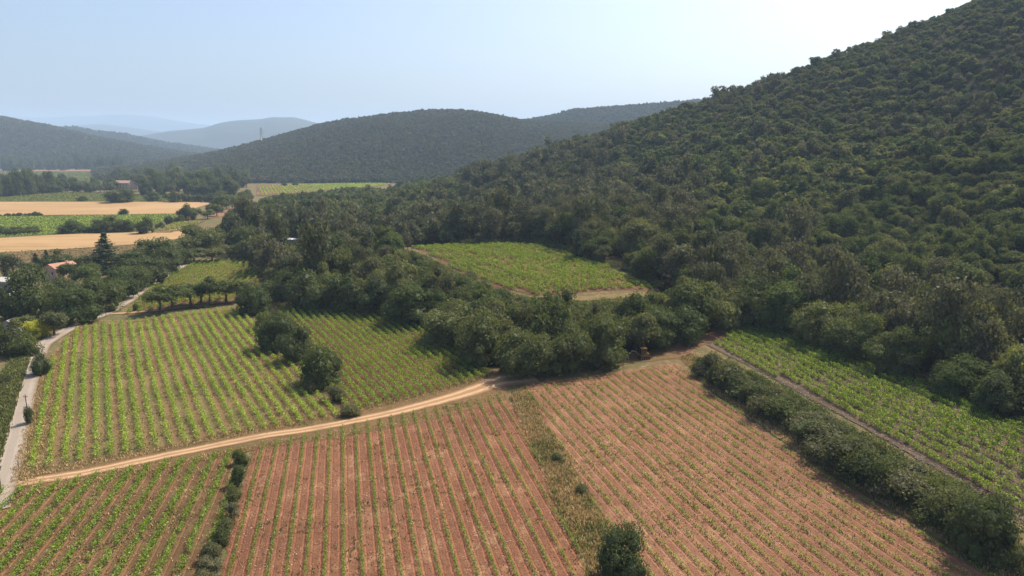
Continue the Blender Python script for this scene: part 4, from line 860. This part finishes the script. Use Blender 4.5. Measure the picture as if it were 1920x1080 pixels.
# ================================================================ vines
def row_lines(L, Rr, dirn, spacing, origin, inset=1.0):
    poly = np.vstack([np.asarray(L)[:, :2], np.asarray(Rr)[::-1, :2]]); d = np.asarray(dirn) / np.linalg.norm(dirn); pr = np.array([d[1], -d[0]]); o = np.asarray(origin)[:2]
    c = (poly - o) @ pr; s = (poly - o) @ d; out = []
    for i in range(math.ceil(c.min() / spacing), math.floor(c.max() / spacing) + 1):
        w = i * spacing; ts = []
        for a in range(len(poly)):
            b = (a + 1) % len(poly)
            if (c[a] > w) != (c[b] > w): ts.append(s[a] + (w - c[a]) / (c[b] - c[a]) * (s[b] - s[a]))
        ts.sort()
        for a, b in zip(ts[::2], ts[1::2]):
            if b - a > 2 * inset + 4: out.append((o + pr * w + d * (a + inset), o + pr * w + d * (b - inset)))
    return out
def vine_leaves(P, vig, w, z0, z1, nl, leaf, d, rs, shoots=0.0, along=.42):
    n = np.maximum(0, np.round(nl * vig)).astype(int); k = np.repeat(np.arange(len(P)), n); m = len(k)
    pr = np.array([d[1], -d[0]]); t = rs.beta(1.5, 1.3, m); lat = rs.normal(0, 1, m) * w * (.65 + .5 * np.sin(t * math.pi)) ; al = rs.normal(0, along, m)
    vz = np.sqrt(np.clip(vig[k], .2, 1.6)); zz = (z0 + (z1 - z0) * t) * vz
    Q = np.column_stack([P[k, :2] + pr * lat[:, None] + d * al[:, None], P[k, 2] + zz])
    if shoots:                               # long shoots arching out to the sides
        ns = int(len(P) * shoots); kk = rs.randint(0, len(P), ns); a = rs.rand(ns) * 6.28; L = rs.uniform(.4, 1.0, ns)
        for t in (.45, .7, .95):
            Q = np.vstack([Q, np.column_stack([P[kk, 0] + np.cos(a) * L * t, P[kk, 1] + np.sin(a) * L * t, P[kk, 2] + z1 * .75 + .55 * t - .35 * t * t])])
    N = rdir(rs, len(Q)) + [0, 0, .55]; N /= np.linalg.norm(N, axis=1)[:, None]
    return leaf_quads(Q, N, leaf * rs.uniform(.6, 1.35, len(Q)), rs)
def posts(P, h, r, rs, tilt=.04):
    n = len(P); a = np.array([0, 2.094, 4.189]); ring = np.stack([np.cos(a), np.sin(a)], 1) * r; t = rs.normal(0, tilt, (n, 2)) * h
    B = np.concatenate([P[:, None, :2] + ring[None], np.repeat(P[:, None, 2:] - .05, 3, 1)], 2); T = np.concatenate([P[:, None, :2] + t[:, None] + ring[None] * .8, np.repeat((P[:, 2] + h).reshape(-1, 1, 1), 3, 1)], 2)
    V = np.concatenate([B, T], 1).reshape(-1, 3); b = np.arange(n)[:, None] * 6
    F = np.concatenate([b + [0, 1, 4, 3], b + [1, 2, 5, 4], b + [2, 0, 3, 5]], 0); return V, F
VINE_MESH = []
for i in range(8):
    rs = np.random.RandomState(900 + i); P = np.zeros((1, 3)); V, F = vine_leaves(P, np.array([1.0]), .23, .2, 1.3, 90, .22, np.array([1., 0]), rs, 1.5, .38)
    V2, F2 = posts(np.zeros((1, 3)), .5, .05, rs); me = mesh_np('vine', np.vstack([V, V2]), np.vstack([F, F2 + len(V)]), M['vine_dark']); me.materials.append(M['vine_wood'])
    mi = np.zeros(len(me.polygons), np.int32); mi[len(F):] = 1; me.polygons.foreach_set('material_index', mi); VINE_MESH.append(me)
N_VINE = 0
def vineyard(L, Rr, dirn, spacing, origin, label, group, mat, seed, step=1.1, w=.3, z0=.3, z1=1.3, nl=28, leaf=.3, gap=.05, patchy=.4, shoots=0.0, stem=.55, stake=0.0, single=False, inset=1.0, wob=.1, gapfield=None, reverse=False, along=None):
    global N_VINE
    rows = row_lines(L, Rr, dirn, spacing, origin, inset); d = np.asarray(dirn) / np.linalg.norm(dirn); rs = np.random.RandomState(seed)
    vis = []
    for a, b in rows:                        # keep only what stands in view of the lens, with a margin
        n = max(3, int(np.linalg.norm(b - a) / step)); t = (np.arange(n) + .5) / n; P2 = a + (b - a) * t[:, None] + rs.normal(0, wob, (n, 2)); P = np.column_stack([P2, H(P2[:, 0], P2[:, 1])])
        s = to_px(P); k = (s[:, 0] > -90) & (s[:, 0] < 2010) & (s[:, 1] < 1150); P = P[k]
        if k.sum() > 3: vis.append(P)
    if reverse: vis = vis[::-1]
    for i, P in enumerate(vis):
        n = len(P); vig = 1 + patchy * 2 * (fbm(P[:, 0] / 6, P[:, 1] / 6, 3) - .47) + rs.normal(0, .12, n); g = gap if gapfield is None else gapfield(P)
        vig[rs.rand(n) < g] *= .12; vig = np.clip(vig, 0, 1.7); root = empty('vine_row', P[0]); tag(root, label % ordinal(i), 'vine row', group); Q = P - P[0]
        bulk = np.ones(n, bool)
        if single:
            dd = to_px(P); near = (dd[:, 1] > 838) & (dd[:, 1] < 1075) & (dd[:, 0] > 0)
            for j in np.where(near & (vig > .3))[0]:
                if N_VINE >= 300: break
                o = link('vine', VINE_MESH[rs.randint(8)], root); o.location = Q[j]; v = math.sqrt(vig[j]); o.rotation_euler = (0, 0, math.atan2(d[1], d[0]) + rs.choice([0, math.pi]) + rs.normal(0, .15))
                o.scale = (1.05, v * rs.uniform(.85, 1.2), v * rs.uniform(.85, 1.15)); bulk[j] = False; N_VINE += 1
        if bulk.any():
            V, F = vine_leaves(Q[bulk], vig[bulk], w, z0, z1, nl, leaf, d, rs, shoots, step * .38 if along is None else along)
            if len(V): tag(link('foliage', mesh_np('foliage', V, F, mat), root), kind='stuff')
            if stem: V, F = posts(Q[bulk], stem, .05, rs, .12); tag(link('stem_line', mesh_np('stem_line', V, F, M['vine_wood']), root), kind='stuff')
        if stake: V, F = posts(Q[rs.randint(0, 4)::max(1, int(5.5 / step))], stake, .035, rs, .05); tag(link('stake_line', mesh_np('stake_line', V, F, M['stake']), root), kind='stuff')
    print('vineyard', label % 'n-th', len(vis)); return vis
def mv(P, f): return P
rA = vineyard(GA_L, GA_R, D_A, 2.42, G(63, 870), '%s vine row from the lane in the large bright vineyard', 'rows of the large bright vineyard', M['vine'], 41, nl=44, w=.25, z0=.25, z1=1.3, leaf=.28, shoots=.9, gap=.07, inset=2.2, patchy=.5)
rB = vineyard(GB_L, GB_R, D_B, 2.25, G(693, 763), '%s vine row from the dark bushes in the vineyard under the oak clump', 'rows of the vineyard under the oak clump', M['vine_dark'], 42, nl=66, w=.29, z0=.45, z1=1.65, leaf=.28, shoots=.3, gap=.04, stem=.8, stake=1.5, inset=2.0, patchy=.3)
rBL = vineyard(GBL_L, GBL_R, D_BL, 2.6, G(420, 880), '%s vine row from the shrub line in the near corner vineyard', 'rows of the near corner vineyard', M['vine_dark'], 43, nl=80, w=.23, z0=.2, z1=1.3, leaf=.22, shoots=1.5, gap=.10, single=True, inset=2.2, patchy=.55, reverse=True)
gR = lambda P: np.clip(-.02 + 1.3 * (fbm(P[:, 0] / 16 + 3, P[:, 1] / 16, 3) - .42) + .006 * np.clip(P[:, 0] + 5, -20, 60), .03, .7)
rR = vineyard(GR_L, GR_R, D_RED, 2.45, G(644, 960), '%s row of young vines from the shrub line in the centre red field', 'rows of the centre red field', M['vine_young'], 44, step=.8, nl=36, w=.13, z0=.05, z1=.85, leaf=.18, patchy=.6, stem=.4, stake=1.0, inset=1.2, wob=.04, gapfield=gR)
gRR = lambda P: np.clip(  .12 + 1.4 * (fbm(P[:, 0] / 14 + 30, P[:, 1] / 14, 3) - .45), .05, .75)
rRR = vineyard(GRR_L, GRR_R, D_RR, 2.45, G(1450, 850), '%s row of young vines from the weedy strip in the red field below the hedge', 'rows of the red field below the hedge', M['vine_young'], 45, step=.9, nl=42, w=.17, z0=.04, z1=.75, leaf=.19, patchy=.75, stem=.35, stake=1.0, inset=1.2, wob=.06, gapfield=gRR)
rT = vineyard(GT_L, GT_R, vp_dir(752, 300), 2.6, G(1345, 645), '%s vine row from the stony ledge in the terraced vineyard', 'rows of the terraced vineyard', M['vine_dark'], 46, nl=115, w=.27, z0=.1, z1=1.45, leaf=.25, shoots=.5, gap=.06, inset=1.0, patchy=.6, wob=.2)
rU = vineyard(GU_L, GU_R, D_U, 3.1, G(770, 468), '%s vine row from the bank in the raised vineyard of the clearing', 'rows of the raised vineyard', M['vine_dark'], 47, step=1.7, nl=120, w=.42, z0=.1, z1=1.55, leaf=.33, shoots=.3, gap=.16, along=.42, inset=1.0, patchy=.8, wob=.25, stem=0)
rC = vineyard(GC_L, GC_R, D_C, 2.8, G(297, 537), '%s vine row from the lane in the small vineyard behind the trackside trees', 'rows of the small vineyard', M['vine_dark'], 48, nl=38, w=.24, z0=.2, z1=1.6, leaf=.32, shoots=.1, gap=.05, inset=1.2, patchy=.35, stem=0)
def far_vines(name, L, Rr, dirn, spacing, label, mat, seed, step=1.6, nl=5, leaf=.9, w=.4, z1=1.4, patchy=.5):
    rows = row_lines(GL(L), GL(Rr), dirn, spacing, (0, 0), 1.0); rs = np.random.RandomState(seed); d = np.asarray(dirn) / np.linalg.norm(dirn); PP = []
    for a, b in rows:
        n = max(2, int(np.linalg.norm(b - a) / step)); P2 = a + (b - a) * ((np.arange(n) + rs.rand()) / n)[:, None]; s = to_px(np.column_stack([P2, np.zeros(n)])); P2 = P2[(s[:, 0] > -90) & (s[:, 0] < 2000)]
        if len(P2): PP.append(P2)
    P2 = np.concatenate(PP); P = np.column_stack([P2, H(P2[:, 0], P2[:, 1]) + .1]); vig = np.clip(1 + patchy * 2 * (fbm(P2[:, 0] / 12, P2[:, 1] / 12) - .47), .1, 1.6)
    V, F = vine_leaves(P, vig, w, .2, z1, nl, leaf, d, rs, 0, step * .4); tag(link(name, mesh_np(name, V, F, mat), None), label, None, None, 'stuff'); print(name, len(F))
far_vines('vines', [(-160,450),(0,446),(120,439),(240,436),(270,430)], [(-160,408),(0,408),(210,405),(330,403),(335,405)], vp_dir(-700), 2.6, 'green vines filling the field between the stubble fields', M['vine_dark'], 51, step=2.2, nl=4, leaf=1.0, w=.55)
far_vines('vines', [(-160,378),(0,378),(200,378),(330,378),(395,379)], [(-160,374),(0,372),(70,365),(120,362),(330,367)], vp_dir(-900), 2.6, 'green vines of the field before the farmhouse', M['far_vine'], 52, step=3.0, nl=4, leaf=1.2, w=.6)
far_vines('vines', [(35,343),(100,343),(170,343),(238,341)], [(42,322),(100,322),(170,322),(233,322)], vp_dir(330), 6.0, 'striped vines of the farthest green field', M['far_vine'], 53, step=5.0, nl=4, leaf=2.0, w=.9)
far_vines('vines', [(283,436),(320,436),(348,430),(362,424)], [(293,432),(330,417),(360,416),(383,415)], vp_dir(620), 2.8, 'vines of the small sloping vineyard', M['vine_dark'], 54, step=1.8, nl=4, leaf=.8)
far_vines('vines', [(484,366),(560,362),(640,356),(730,346)], [(482,350),(560,346),(640,344),(730,340)], vp_dir(455), 5.0, 'striped vines below the far hill', M['vine'], 55, step=2.2, nl=6, leaf=1.1, w=.55)
far_vines('vines', [(-160,498),(0,496),(150,488),(255,479)], [(-160,483),(0,476),(150,469),(255,462)], vp_dir(3500), 3.2, 'dusky rows under nets beside the cedar', M['silver'], 56, step=2.0, nl=4, leaf=.7, w=.5)

# ================================================================ weeds, dry grass, loose stones
def tufts(name, P, h, mat, label, rs, blades=5, spread=.22, wide=.07):
    n = len(P); k = np.repeat(np.arange(n), blades); m = len(k); a = rs.rand(m) * 6.28; hh = h * rs.uniform(.45, 1.25, m) * np.repeat(rs.uniform(.6, 1.3, n), blades)
    base = P[k] + np.column_stack([rs.normal(0, spread, (m, 2)), np.zeros(m)]); lean = np.column_stack([np.cos(a), np.sin(a), np.zeros(m)]) * (hh * rs.uniform(.2, .7, m))[:, None]
    side = np.column_stack([-np.sin(a), np.cos(a), np.zeros(m)]) * wide; top = base + lean + np.column_stack([np.zeros((m, 2)), hh])
    V = np.stack([base - side, base + side, top + side * .6, top - side * .6], 1).reshape(-1, 3)
    tag(link(name, mesh_np(name, V, np.arange(m * 4).reshape(-1, 4), mat)), label, None, None, 'stuff')
def spread_on(L, Rr, n, rs, dens=None):
    L = resample(L, 60); Rr = resample(Rr, 60); i = rs.rand(n) * 58.99; j = i.astype(int); f = (i - j)[:, None]; t = rs.rand(n)[:, None]
    a = L[j] * (1 - f) + L[j + 1] * f; b = Rr[j] * (1 - f) + Rr[j + 1] * f; P = (a * (1 - t) + b * t)[:, :2]
    if dens is not None: P = P[dens(P)]
    return np.column_stack([P, H(P[:, 0], P[:, 1]) + .08])
rs = np.random.RandomState(61)
patch = lambda s, c: (lambda P: fbm(P[:, 0] / s, P[:, 1] / s) + rs.normal(0, .06, len(P)) > c)
tufts('dry_grass', spread_on(GS_L, GS_R, 3600, rs), .5, M['weed'], 'dry grass of the strip between the red fields', rs, wide=.06)
tufts('weeds', spread_on(GS_L, GS_R, 2200, rs, patch(6, .5)), .6, M['weed_green'], 'green weeds in the strip between the red fields', rs, wide=.08)
HV_L, HV_R = GL([(1275,672),(1330,730),(1500,850),(1700,972),(1850,1068),(2000,1150)]), GL([(1300,662),(1365,720),(1540,842),(1740,950),(1890,1030),(2050,1110)])
tufts('dry_grass', spread_on(HV_L, HV_R, 3200, rs), .45, M['weed'], 'dry grass along the foot of the hedge', rs, wide=.06)
tufts('weeds', spread_on(HV_L, HV_R, 1500, rs, patch(5, .52)), .5, M['weed_green'], 'weeds along the foot of the hedge', rs, wide=.08)
VL, VR = GL([(-140,900),(-40,760),(20,680),(45,640)]), GL([(-8,900),(18,800),(44,708),(58,660)])
tufts('grass', spread_on(VL, VR, 6000, rs), .7, M['weed_green'], 'rough green growth left of the lane', rs, wide=.10)
tufts('dry_grass', spread_on(GL([(20,905),(54,780),(87,680),(150,609)]), GL([(66,905),(98,800),(118,690),(168,612)]), 2600, rs), .4, M['weed'], 'dry grass between the lane and the large vineyard', rs, wide=.06)
tufts('weeds', spread_on(GA_L, GA_R, 6000, rs, patch(9, .5)), .22, M['weed_green'], 'low weeds in the alleys of the large vineyard', rs, 4, .35, .09)
tufts('dry_grass', spread_on(GA_L, GA_R, 6000, rs, patch(7, .5)), .2, M['weed'], 'dry weeds in the alleys of the large vineyard', rs, 4, .35, .08)
tufts('weeds', spread_on(GBL_L, GBL_R, 3000, rs, patch(5, .5)), .2, M['weed_green'], 'low weeds in the near corner vineyard', rs, 4, .3, .08)
tufts('dry_grass', spread_on(GBL_L, GBL_R, 2200, rs), .2, M['weed'], 'dry weeds in the near corner vineyard', rs, 4, .3, .07)
tufts('weeds', spread_on(GR_L, GR_R, 3500, rs, patch(4, .55)), .22, M['weed_green'], 'scattered weeds in the centre red field', rs, 4, .18, .07)
tufts('weeds', spread_on(GRR_L, GRR_R, 4000, rs, patch(4, .54)), .2, M['weed_green'], 'scattered weeds in the red field below the hedge', rs, 4, .2, .07)
tufts('dry_grass', spread_on(GL([(30,925),(300,874),(500,832),(660,806),(800,774),(950,730)]), GL([(25,934),(290,884),(500,840),(660,816),(800,786),(950,745)]), 1100, rs), .28, M['weed'], 'dry grass below the dirt track', rs, 4, .3, .07)
tufts('dry_grass', spread_on(GL([(40,886),(300,841),(500,797),(660,767),(800,732),(930,697)]), GL([(40,900),(280,852),(480,812),(640,783),(780,750),(930,705)]), 1500, rs), .3, M['weed'], 'dry grass above the dirt track', rs, 4, .3, .07)
tufts('weeds', spread_on(GU_L, GU_R, 1500, rs, patch(8, .48)), .35, M['weed_green'], 'grass among the raised vineyard rows', rs, 4, .5, .14)
tufts('weeds', spread_on(GT_L, GT_R, 1200, rs, patch(5, .5)), .25, M['weed_green'], 'weeds among the terraced rows', rs, 4, .3, .1)
def stones(name, P, s0, s1, mat, label, rs):
    o = np.array([[1, 0, 0], [0, 1, 0], [-1, 0, 0], [0, -1, 0], [0, 0, 1], [0, 0, -.4]], float); f = np.array([[0, 1, 4], [1, 2, 4], [2, 3, 4], [3, 0, 4], [1, 0, 5], [2, 1, 5], [3, 2, 5], [0, 3, 5]])
    n = len(P); S = rs.uniform(s0, s1, n) * rs.uniform(.5, 1, n); V = o[None] * (S[:, None, None] * rs.uniform(.55, 1.2, (n, 6, 1))) * [1, 1, .6]; a = rs.rand(n) * 6.28
    V = np.stack([V[..., 0] * np.cos(a)[:, None] - V[..., 1] * np.sin(a)[:, None], V[..., 0] * np.sin(a)[:, None] + V[..., 1] * np.cos(a)[:, None], V[..., 2]], -1) + P[:, None]
    tag(link(name, mesh_np(name, V.reshape(-1, 3), (f[None] + np.arange(n)[:, None, None] * 6).reshape(-1, 3), mat)), label, None, None, 'stuff')
M['pale_stone'] = plain('pale_stone', (.42, .31, .23), .95, .35, 1.5); M['clod'] = plain('earth_clod', (.24, .105, .06), .95, .35, 1.5); M['limestone'] = plain('grey_stone', (.22, .185, .155), .95, .3, 1.2)
stones('clods', spread_on(GR_L, GR_R, 14000, rs), .06, .22, M['clod'], 'red earth clods on the centre field', rs)
stones('clods', spread_on(GRR_L, GRR_R, 14000, rs), .05, .18, M['clod'], 'red earth clods on the field below the hedge', rs)
stones('stones', spread_on(GR_L, GR_R, 3800, rs, patch(5, .46)), .05, .2, M['pale_stone'], 'pale stones on the centre field', rs)
stones('stones', spread_on(GRR_L, GRR_R, 4200, rs, patch(5, .46)), .05, .16, M['pale_stone'], 'pale stones on the field below the hedge', rs)
stones('stones', spread_on(GT_L, GT_R, 5000, rs), .05, .18, M['limestone'], 'grey stones among the terraced rows', rs)
LED_L, LED_R = GL([(1330,646),(1422,697),(1606,796),(1779,896),(1960,1010)]), GL([(1334,643),(1428,690),(1614,788),(1788,887),(1972,1000)])
stones('stones', spread_on(LED_L, LED_R, 2400, rs), .10, .30, M['limestone'], 'line of heaped field stones on the edge of the terrace', rs)

# ================================================================ buildings, machine, poles
M['tile'] = plain('terracotta_tile', (.30, .155, .105), .85, .3, 3.0); M['tile_old'] = plain('old_tile', (.30, .19, .14), .9, .3, 1.0); M['render'] = plain('pink_render', (.46, .30, .21), .9, .15, 1.0); M['cream'] = plain('cream_wall', (.44, .35, .26), .9, .15, .6)
M['greywall'] = plain('grey_wall', (.34, .31, .28), .9, .15, 1.0); M['greyroof'] = plain('grey_roof', (.40, .38, .36), .7, .15, 1.0); M['metalroof'] = plain('sheet_roof', (.55, .55, .55), .5, .15, 1.0); M['glass'] = plain('dark_glass', (.03, .035, .04), .15, .1, 1.0, spec=.5)
M['wood'] = plain('grey_wood', (.16, .12, .09), .9, .3, 3.0); M['white'] = plain('white_plastic', (.62, .6, .57), .6, .08, 1.0); M['yellow_paint_shaded'] = plain('yellow_paint_shaded', (.20, .10, .02), .5, .2, 2.0); M['black'] = plain('black_rubber', (.025, .024, .023), .8, .3, 3.0); M['steel'] = plain('steel', (.25, .26, .27), .5, .15, 1.0, .5)  # excavator yellow is darkened: the shade of the wood edge is put into its colour
M['rock'] = plain('grey_rock', (.20, .175, .155), .95, .35, .25)
def house(name, loc, rz, w, l, h, rh, wall, roof, label, windows, chimney=True, eave=.35, cat='house'):
    """gabled house, ridge along y; windows = (side, along, up, width, height)"""
    o = empty(name, loc, rz); tag(o, label, cat)
    MB().prism([(-w / 2, -.4), (w / 2, -.4), (w / 2, h), (0, h + rh), (-w / 2, h)], -l / 2, l / 2).build('wall', wall, o)
    mb = MB(); e = eave; s = rh / (w / 2); t = .18
    for sg in (-1, 1): mb.prism([(0, h + rh + .06), (sg * (w / 2 + e), h - e * s + .06), (sg * (w / 2 + e), h - e * s + .06 + t), (0, h + rh + .06 + t)], -l / 2 - e, l / 2 + e)
    rf = mb.build('roof', roof, o)
    if chimney: MB().box((w * .18, l * .2, h + rh * .9 + .35), (.55, .7, 1.3)).build('chimney', wall, rf)
    for sd, a, u, ww, wh in windows:
        c = {'e': (w / 2, a, u), 'w': (-w / 2, a, u), 's': (a, -l / 2, u), 'n': (a, l / 2, u)}[sd]; d = (.10, ww, wh) if sd in 'ew' else (ww, .10, wh)
        wi = MB().box(c, d).build('window', M['wood'], o); g = (.16, ww * .78, wh * .82) if sd in 'ew' else (ww * .78, .16, wh * .82); MB().box(c, g).build('pane', M['glass'], wi)
    return o
g = G(117, 522); o = house('tiled_house', g, R(-25), 8.5, 10, 5.2, 1.7, M['render'], M['tile'], 'pink-walled house with a terracotta roof among the garden trees', [('s', -1.8, 3.2, 1.0, 1.4), ('s', 1.8, 3.2, 1.0, 1.4), ('e', -2.5, 3.2, 1.0, 1.4), ('e', 2.0, 3.2, 1.0, 1.4), ('e', -2.5, 1.0, 1.0, 1.6)])
g = G(18, 540); house('grey_house', g, R(80), 6.5, 7.5, 3.2, 1.1, M['greywall'], M['greyroof'], 'low house with a pale grey roof at the left picture edge', [('w', -2.0, 1.6, 1.1, 1.1), ('w', 1.6, 1.6, 1.1, 1.1), ('s', 0, 1.6, 1.1, 1.2)], chimney=False)
g = G(31, 553); o = empty('terrace', g, R(-8)); tag(o, 'stepped white terrace below the grey-roofed house', 'terrace')
for i in range(3): MB().box((i * .9 - .6, -i * 2.2 + 1.5, .9 - .32 * i), (5.2 - .5 * i, 1.9, .35)).build('step', M['white'], o)
g = G(426, 461); house('pink_hut', g, R(15), 6.0, 5.0, 3.2, .8, M['cream'], M['tile'], 'small hut with a pinkish roof among the trees', [('s', 0, 1.4, .9, .9)])
g = G(548, 460); house('grey_hut', g, R(78), 5.0, 7.2, 3.6, .5, M['greywall'], M['metalroof'], 'hut with a pale sheet roof in the wood', [('w', 0, 1.4, .9, .9)], chimney=False)
g = G(230, 355); o = house('farmhouse', g, R(82), 12, 31, 9.5, 3.2, M['cream'], M['tile_old'], 'old farmhouse with a long tiled roof and square towers', [('w', a, u, 1.2, 1.7) for a in (-11, -6.5, -2, 2.5, 7, 11.5) for u in (3.2, 7)], eave=.5)
MB().box((2, -17.6, 6), (9, 4.2, 14)).build('tower', M['cream'], o); MB().box((1, -22.5, 6.0), (4.6, 4.6, 16)).build('tower', M['render'], o)
mb = MB(); mb.add([(-1.6, -25.1, 14), (3.6, -25.1, 14), (3.6, -19.9, 14), (-1.6, -19.9, 14), (1, -22.5, 16.6)], [(0, 1, 2, 3), (0, 1, 4), (1, 2, 4), (2, 3, 4), (3, 0, 4)]); mb.build('tower_roof', M['tile_old'], o)
MB().box((4, -28.5, 6.5), (3.2, 2.6, 17)).build('tower', M['cream'], o)
g = G(23, 617); house('shed', g, R(5), 3.6, 4.0, 2.2, .9, M['greywall'], M['greyroof'], 'small grey gabled shed beside the yellow-green tree', [('s', 0, 1.1, .8, 1.3)], chimney=False)
for i, (x, y, l) in enumerate([(40,621,'white garden lounger nearer the shed'), (48,620,'white garden lounger nearer the yellow-green tree')]):
    o = empty('garden_lounger', G(x, y), R(60 + 25 * i)); tag(o, l, 'lounger', 'white garden loungers'); MB().box((0, 0, .38), (.7, 1.4, .08)).build('seat', M['white'], o)
    mb = MB(); mb.add([(-.35, .7, .42), (.35, .7, .42), (.35, 1.2, .95), (-.35, 1.2, .95), (-.35, .76, .36), (.35, .76, .36), (.35, 1.26, .9), (-.35, 1.26, .9)], [(0, 1, 2, 3), (7, 6, 5, 4), (0, 4, 5, 1), (1, 5, 6, 2), (2, 6, 7, 3), (3, 7, 4, 0)]); mb.build('backrest', M['white'], o)
    for sx in (-.3, .3):
        for sy in (-.6, .6): MB().box((sx, sy, .17), (.06, .06, .34)).build('leg', M['white'], o)
g = G(293, 524); bl = MB(); bl.box((0, 0, .5), (1.8, 1.1, 1.0), .2, .85); o = bl.build('stone_block', M['cream']); o.location = g; tag(o, 'pale stone block beside the bright top of the lane', 'stone')
def pole(name, px, py, h, r, label, arm=True):
    g = G(px, py); o = empty(name, g); tag(o, label, 'pole'); MB().tube((0, 0, -.3), (.05, 0, h), r, r * .7, 8).build('shaft', M['wood'], o)
    if arm: MB().box((.05, 0, h - .5), (.9, .09, .1)).build('crossarm', M['wood'], o); MB().tube((-.3, 0, h - .45), (-.3, 0, h - .2), .05, .04, 6).build('insulator', M['steel'], o); MB().tube((.4, 0, h - .45), (.4, 0, h - .2), .05, .04, 6).build('insulator', M['steel'], o)
pole('utility_pole', 55, 797, 6.6, .12, 'wooden utility pole rising from the dark bush by the lane'); pole('utility_pole', 3, 925, 5.0, .13, 'wooden pole at the lower left corner beside the lane', False); pole('marker_post', 36, 882, 1.8, .08, 'short wooden post where the track meets the lane', False)
# mini excavator
g = G(1206, 673); o = empty('excavator', g, R(8), 1.12); tag(o, 'small yellow excavator parked at the wood edge with its arm down', 'excavator')
for sy in (-.75, .75):
    tr = MB().prism([(-1.15, .12), (-.95, 0), (.95, 0), (1.15, .12), (1.2, .35), (1.0, .55), (-1.0, .55), (-1.2, .35)], sy - .2, sy + .2).build('track', M['black'], o)
    for x in (-.85, -.3, .3, .85): MB().tube((x, sy - .22, .28), (x, sy + .22, .28), .17, .17, 8).build('roller', M['steel'], tr)
MB().box((0, 0, .52), (1.5, 1.3, .3)).build('undercarriage', M['black'], o)
MB().prism([(-.85, .68), (1.15, .68), (1.35, .95), (1.25, 1.5), (.55, 1.6), (-.85, 1.1)], -.8, .8).build('body', M['yellow_paint_shaded'], o)
cab = MB()
for x in (-.75, .5):
    for y in (-.7, .35): cab.tube((x, y, 1.05), (x * .94, y, 2.65), .06, .06, 5)
cabo = cab.build('cab_frame', M['yellow_paint_shaded'], o); MB().box((-.12, -.17, 2.72), (1.5, 1.25, .12)).build('roof', M['yellow_paint_shaded'], cabo)
for c, d in (((-.73, -.17, 1.85), (.03, .95, 1.4)), ((-.12, -.70, 1.85), (1.1, .03, 1.4)), ((.49, -.17, 1.95), (.03, .95, 1.2))): MB().box(c, d).build('pane', M['glass'], cabo)
MB().box((.1, -.15, 1.3), (.5, .5, .5)).build('seat', M['black'], o)
bo = MB(); bo.tube((-.9, .1, 1.0), (-1.9, .1, 1.95), .15, .13, 6); bo.tube((-1.85, .1, 1.92), (-2.9, .1, 1.95), .13, .11, 6); boo = bo.build('boom', M['yellow_paint_shaded'], o)
MB().tube((-1.0, .1, .8), (-1.8, .1, 1.7), .06, .05, 6).build('hydraulic_ram', M['steel'], boo)
st = MB().tube((-2.85, .1, 2.0), (-3.75, .1, .75), .12, .08, 6).build('stick', M['yellow_paint_shaded'], o); MB().tube((-2.3, .1, 2.15), (-2.95, .1, 2.15), .05, .05, 6).build('hydraulic_ram', M['steel'], st)
MB().prism([(-3.95, .75), (-3.6, .85), (-3.45, .45), (-3.6, .12), (-3.95, .1), (-3.7, .3)], -.2, .4).build('bucket', M['steel'], o); MB().box((1.45, 0, .35), (.12, 1.7, .5)).build('blade', M['yellow_paint_shaded'], o)
# lattice pylon on the far hill
b = at_d(491, 268, 1930); o = empty('pylon', (b[0], b[1], b[2] - 8)); tag(o, 'lattice power pylon on the shoulder of the far hill', 'pylon'); Hh = 50.0; r0, r1 = 4.2, .8
leg = [[(sx * (r0 + (r1 - r0) * t), sy * (r0 + (r1 - r0) * t), Hh * t) for t in np.linspace(0, 1, 9)] for sx, sy in ((-1, -1), (1, -1), (1, 1), (-1, 1))]
for L in leg: MB().tube(L[0], L[-1], .45, .3, 4).build('leg', M['steel'], o)
br = MB()
for a in range(4):
    for j in range(8): br.tube(leg[a][j], leg[(a + 1) % 4][j + 1], .2, .2, 3); br.tube(leg[(a + 1) % 4][j], leg[a][j + 1], .2, .2, 3)
tag(br.build('bracing', M['steel'], o), kind='stuff')
for z, w in ((34, 8), (40, 6.5), (46, 5)): MB().tube((-w, 0, z), (w, 0, z), .45, .45, 4).build('crossarm', M['steel'], o)
# rocks on the skyline spur
rs = np.random.RandomState(99); iv, it = ico()
for i, (x, y, s) in enumerate([(1158,232,9),(1170,226,10),(1182,221,11),(1194,216,11),(1206,212,9),(1176,233,8)]):
    p = G(x, y + 14); V = iv * s * .55 * (1 + rs.normal(0, .16, (len(iv), 1))) * [1.2, 1.0, .85] ; me = mesh_np('rock', V, it, M['rock']); r_ = link('rock', me); r_.location = (p[0], p[1], p[2] + 3.5); r_.rotation_euler = (0, 0, i)
    tag(r_, 'grey rock of the crag on the skyline, %s from the lower end' % ordinal(i), 'rock', 'rocks of the skyline crag')
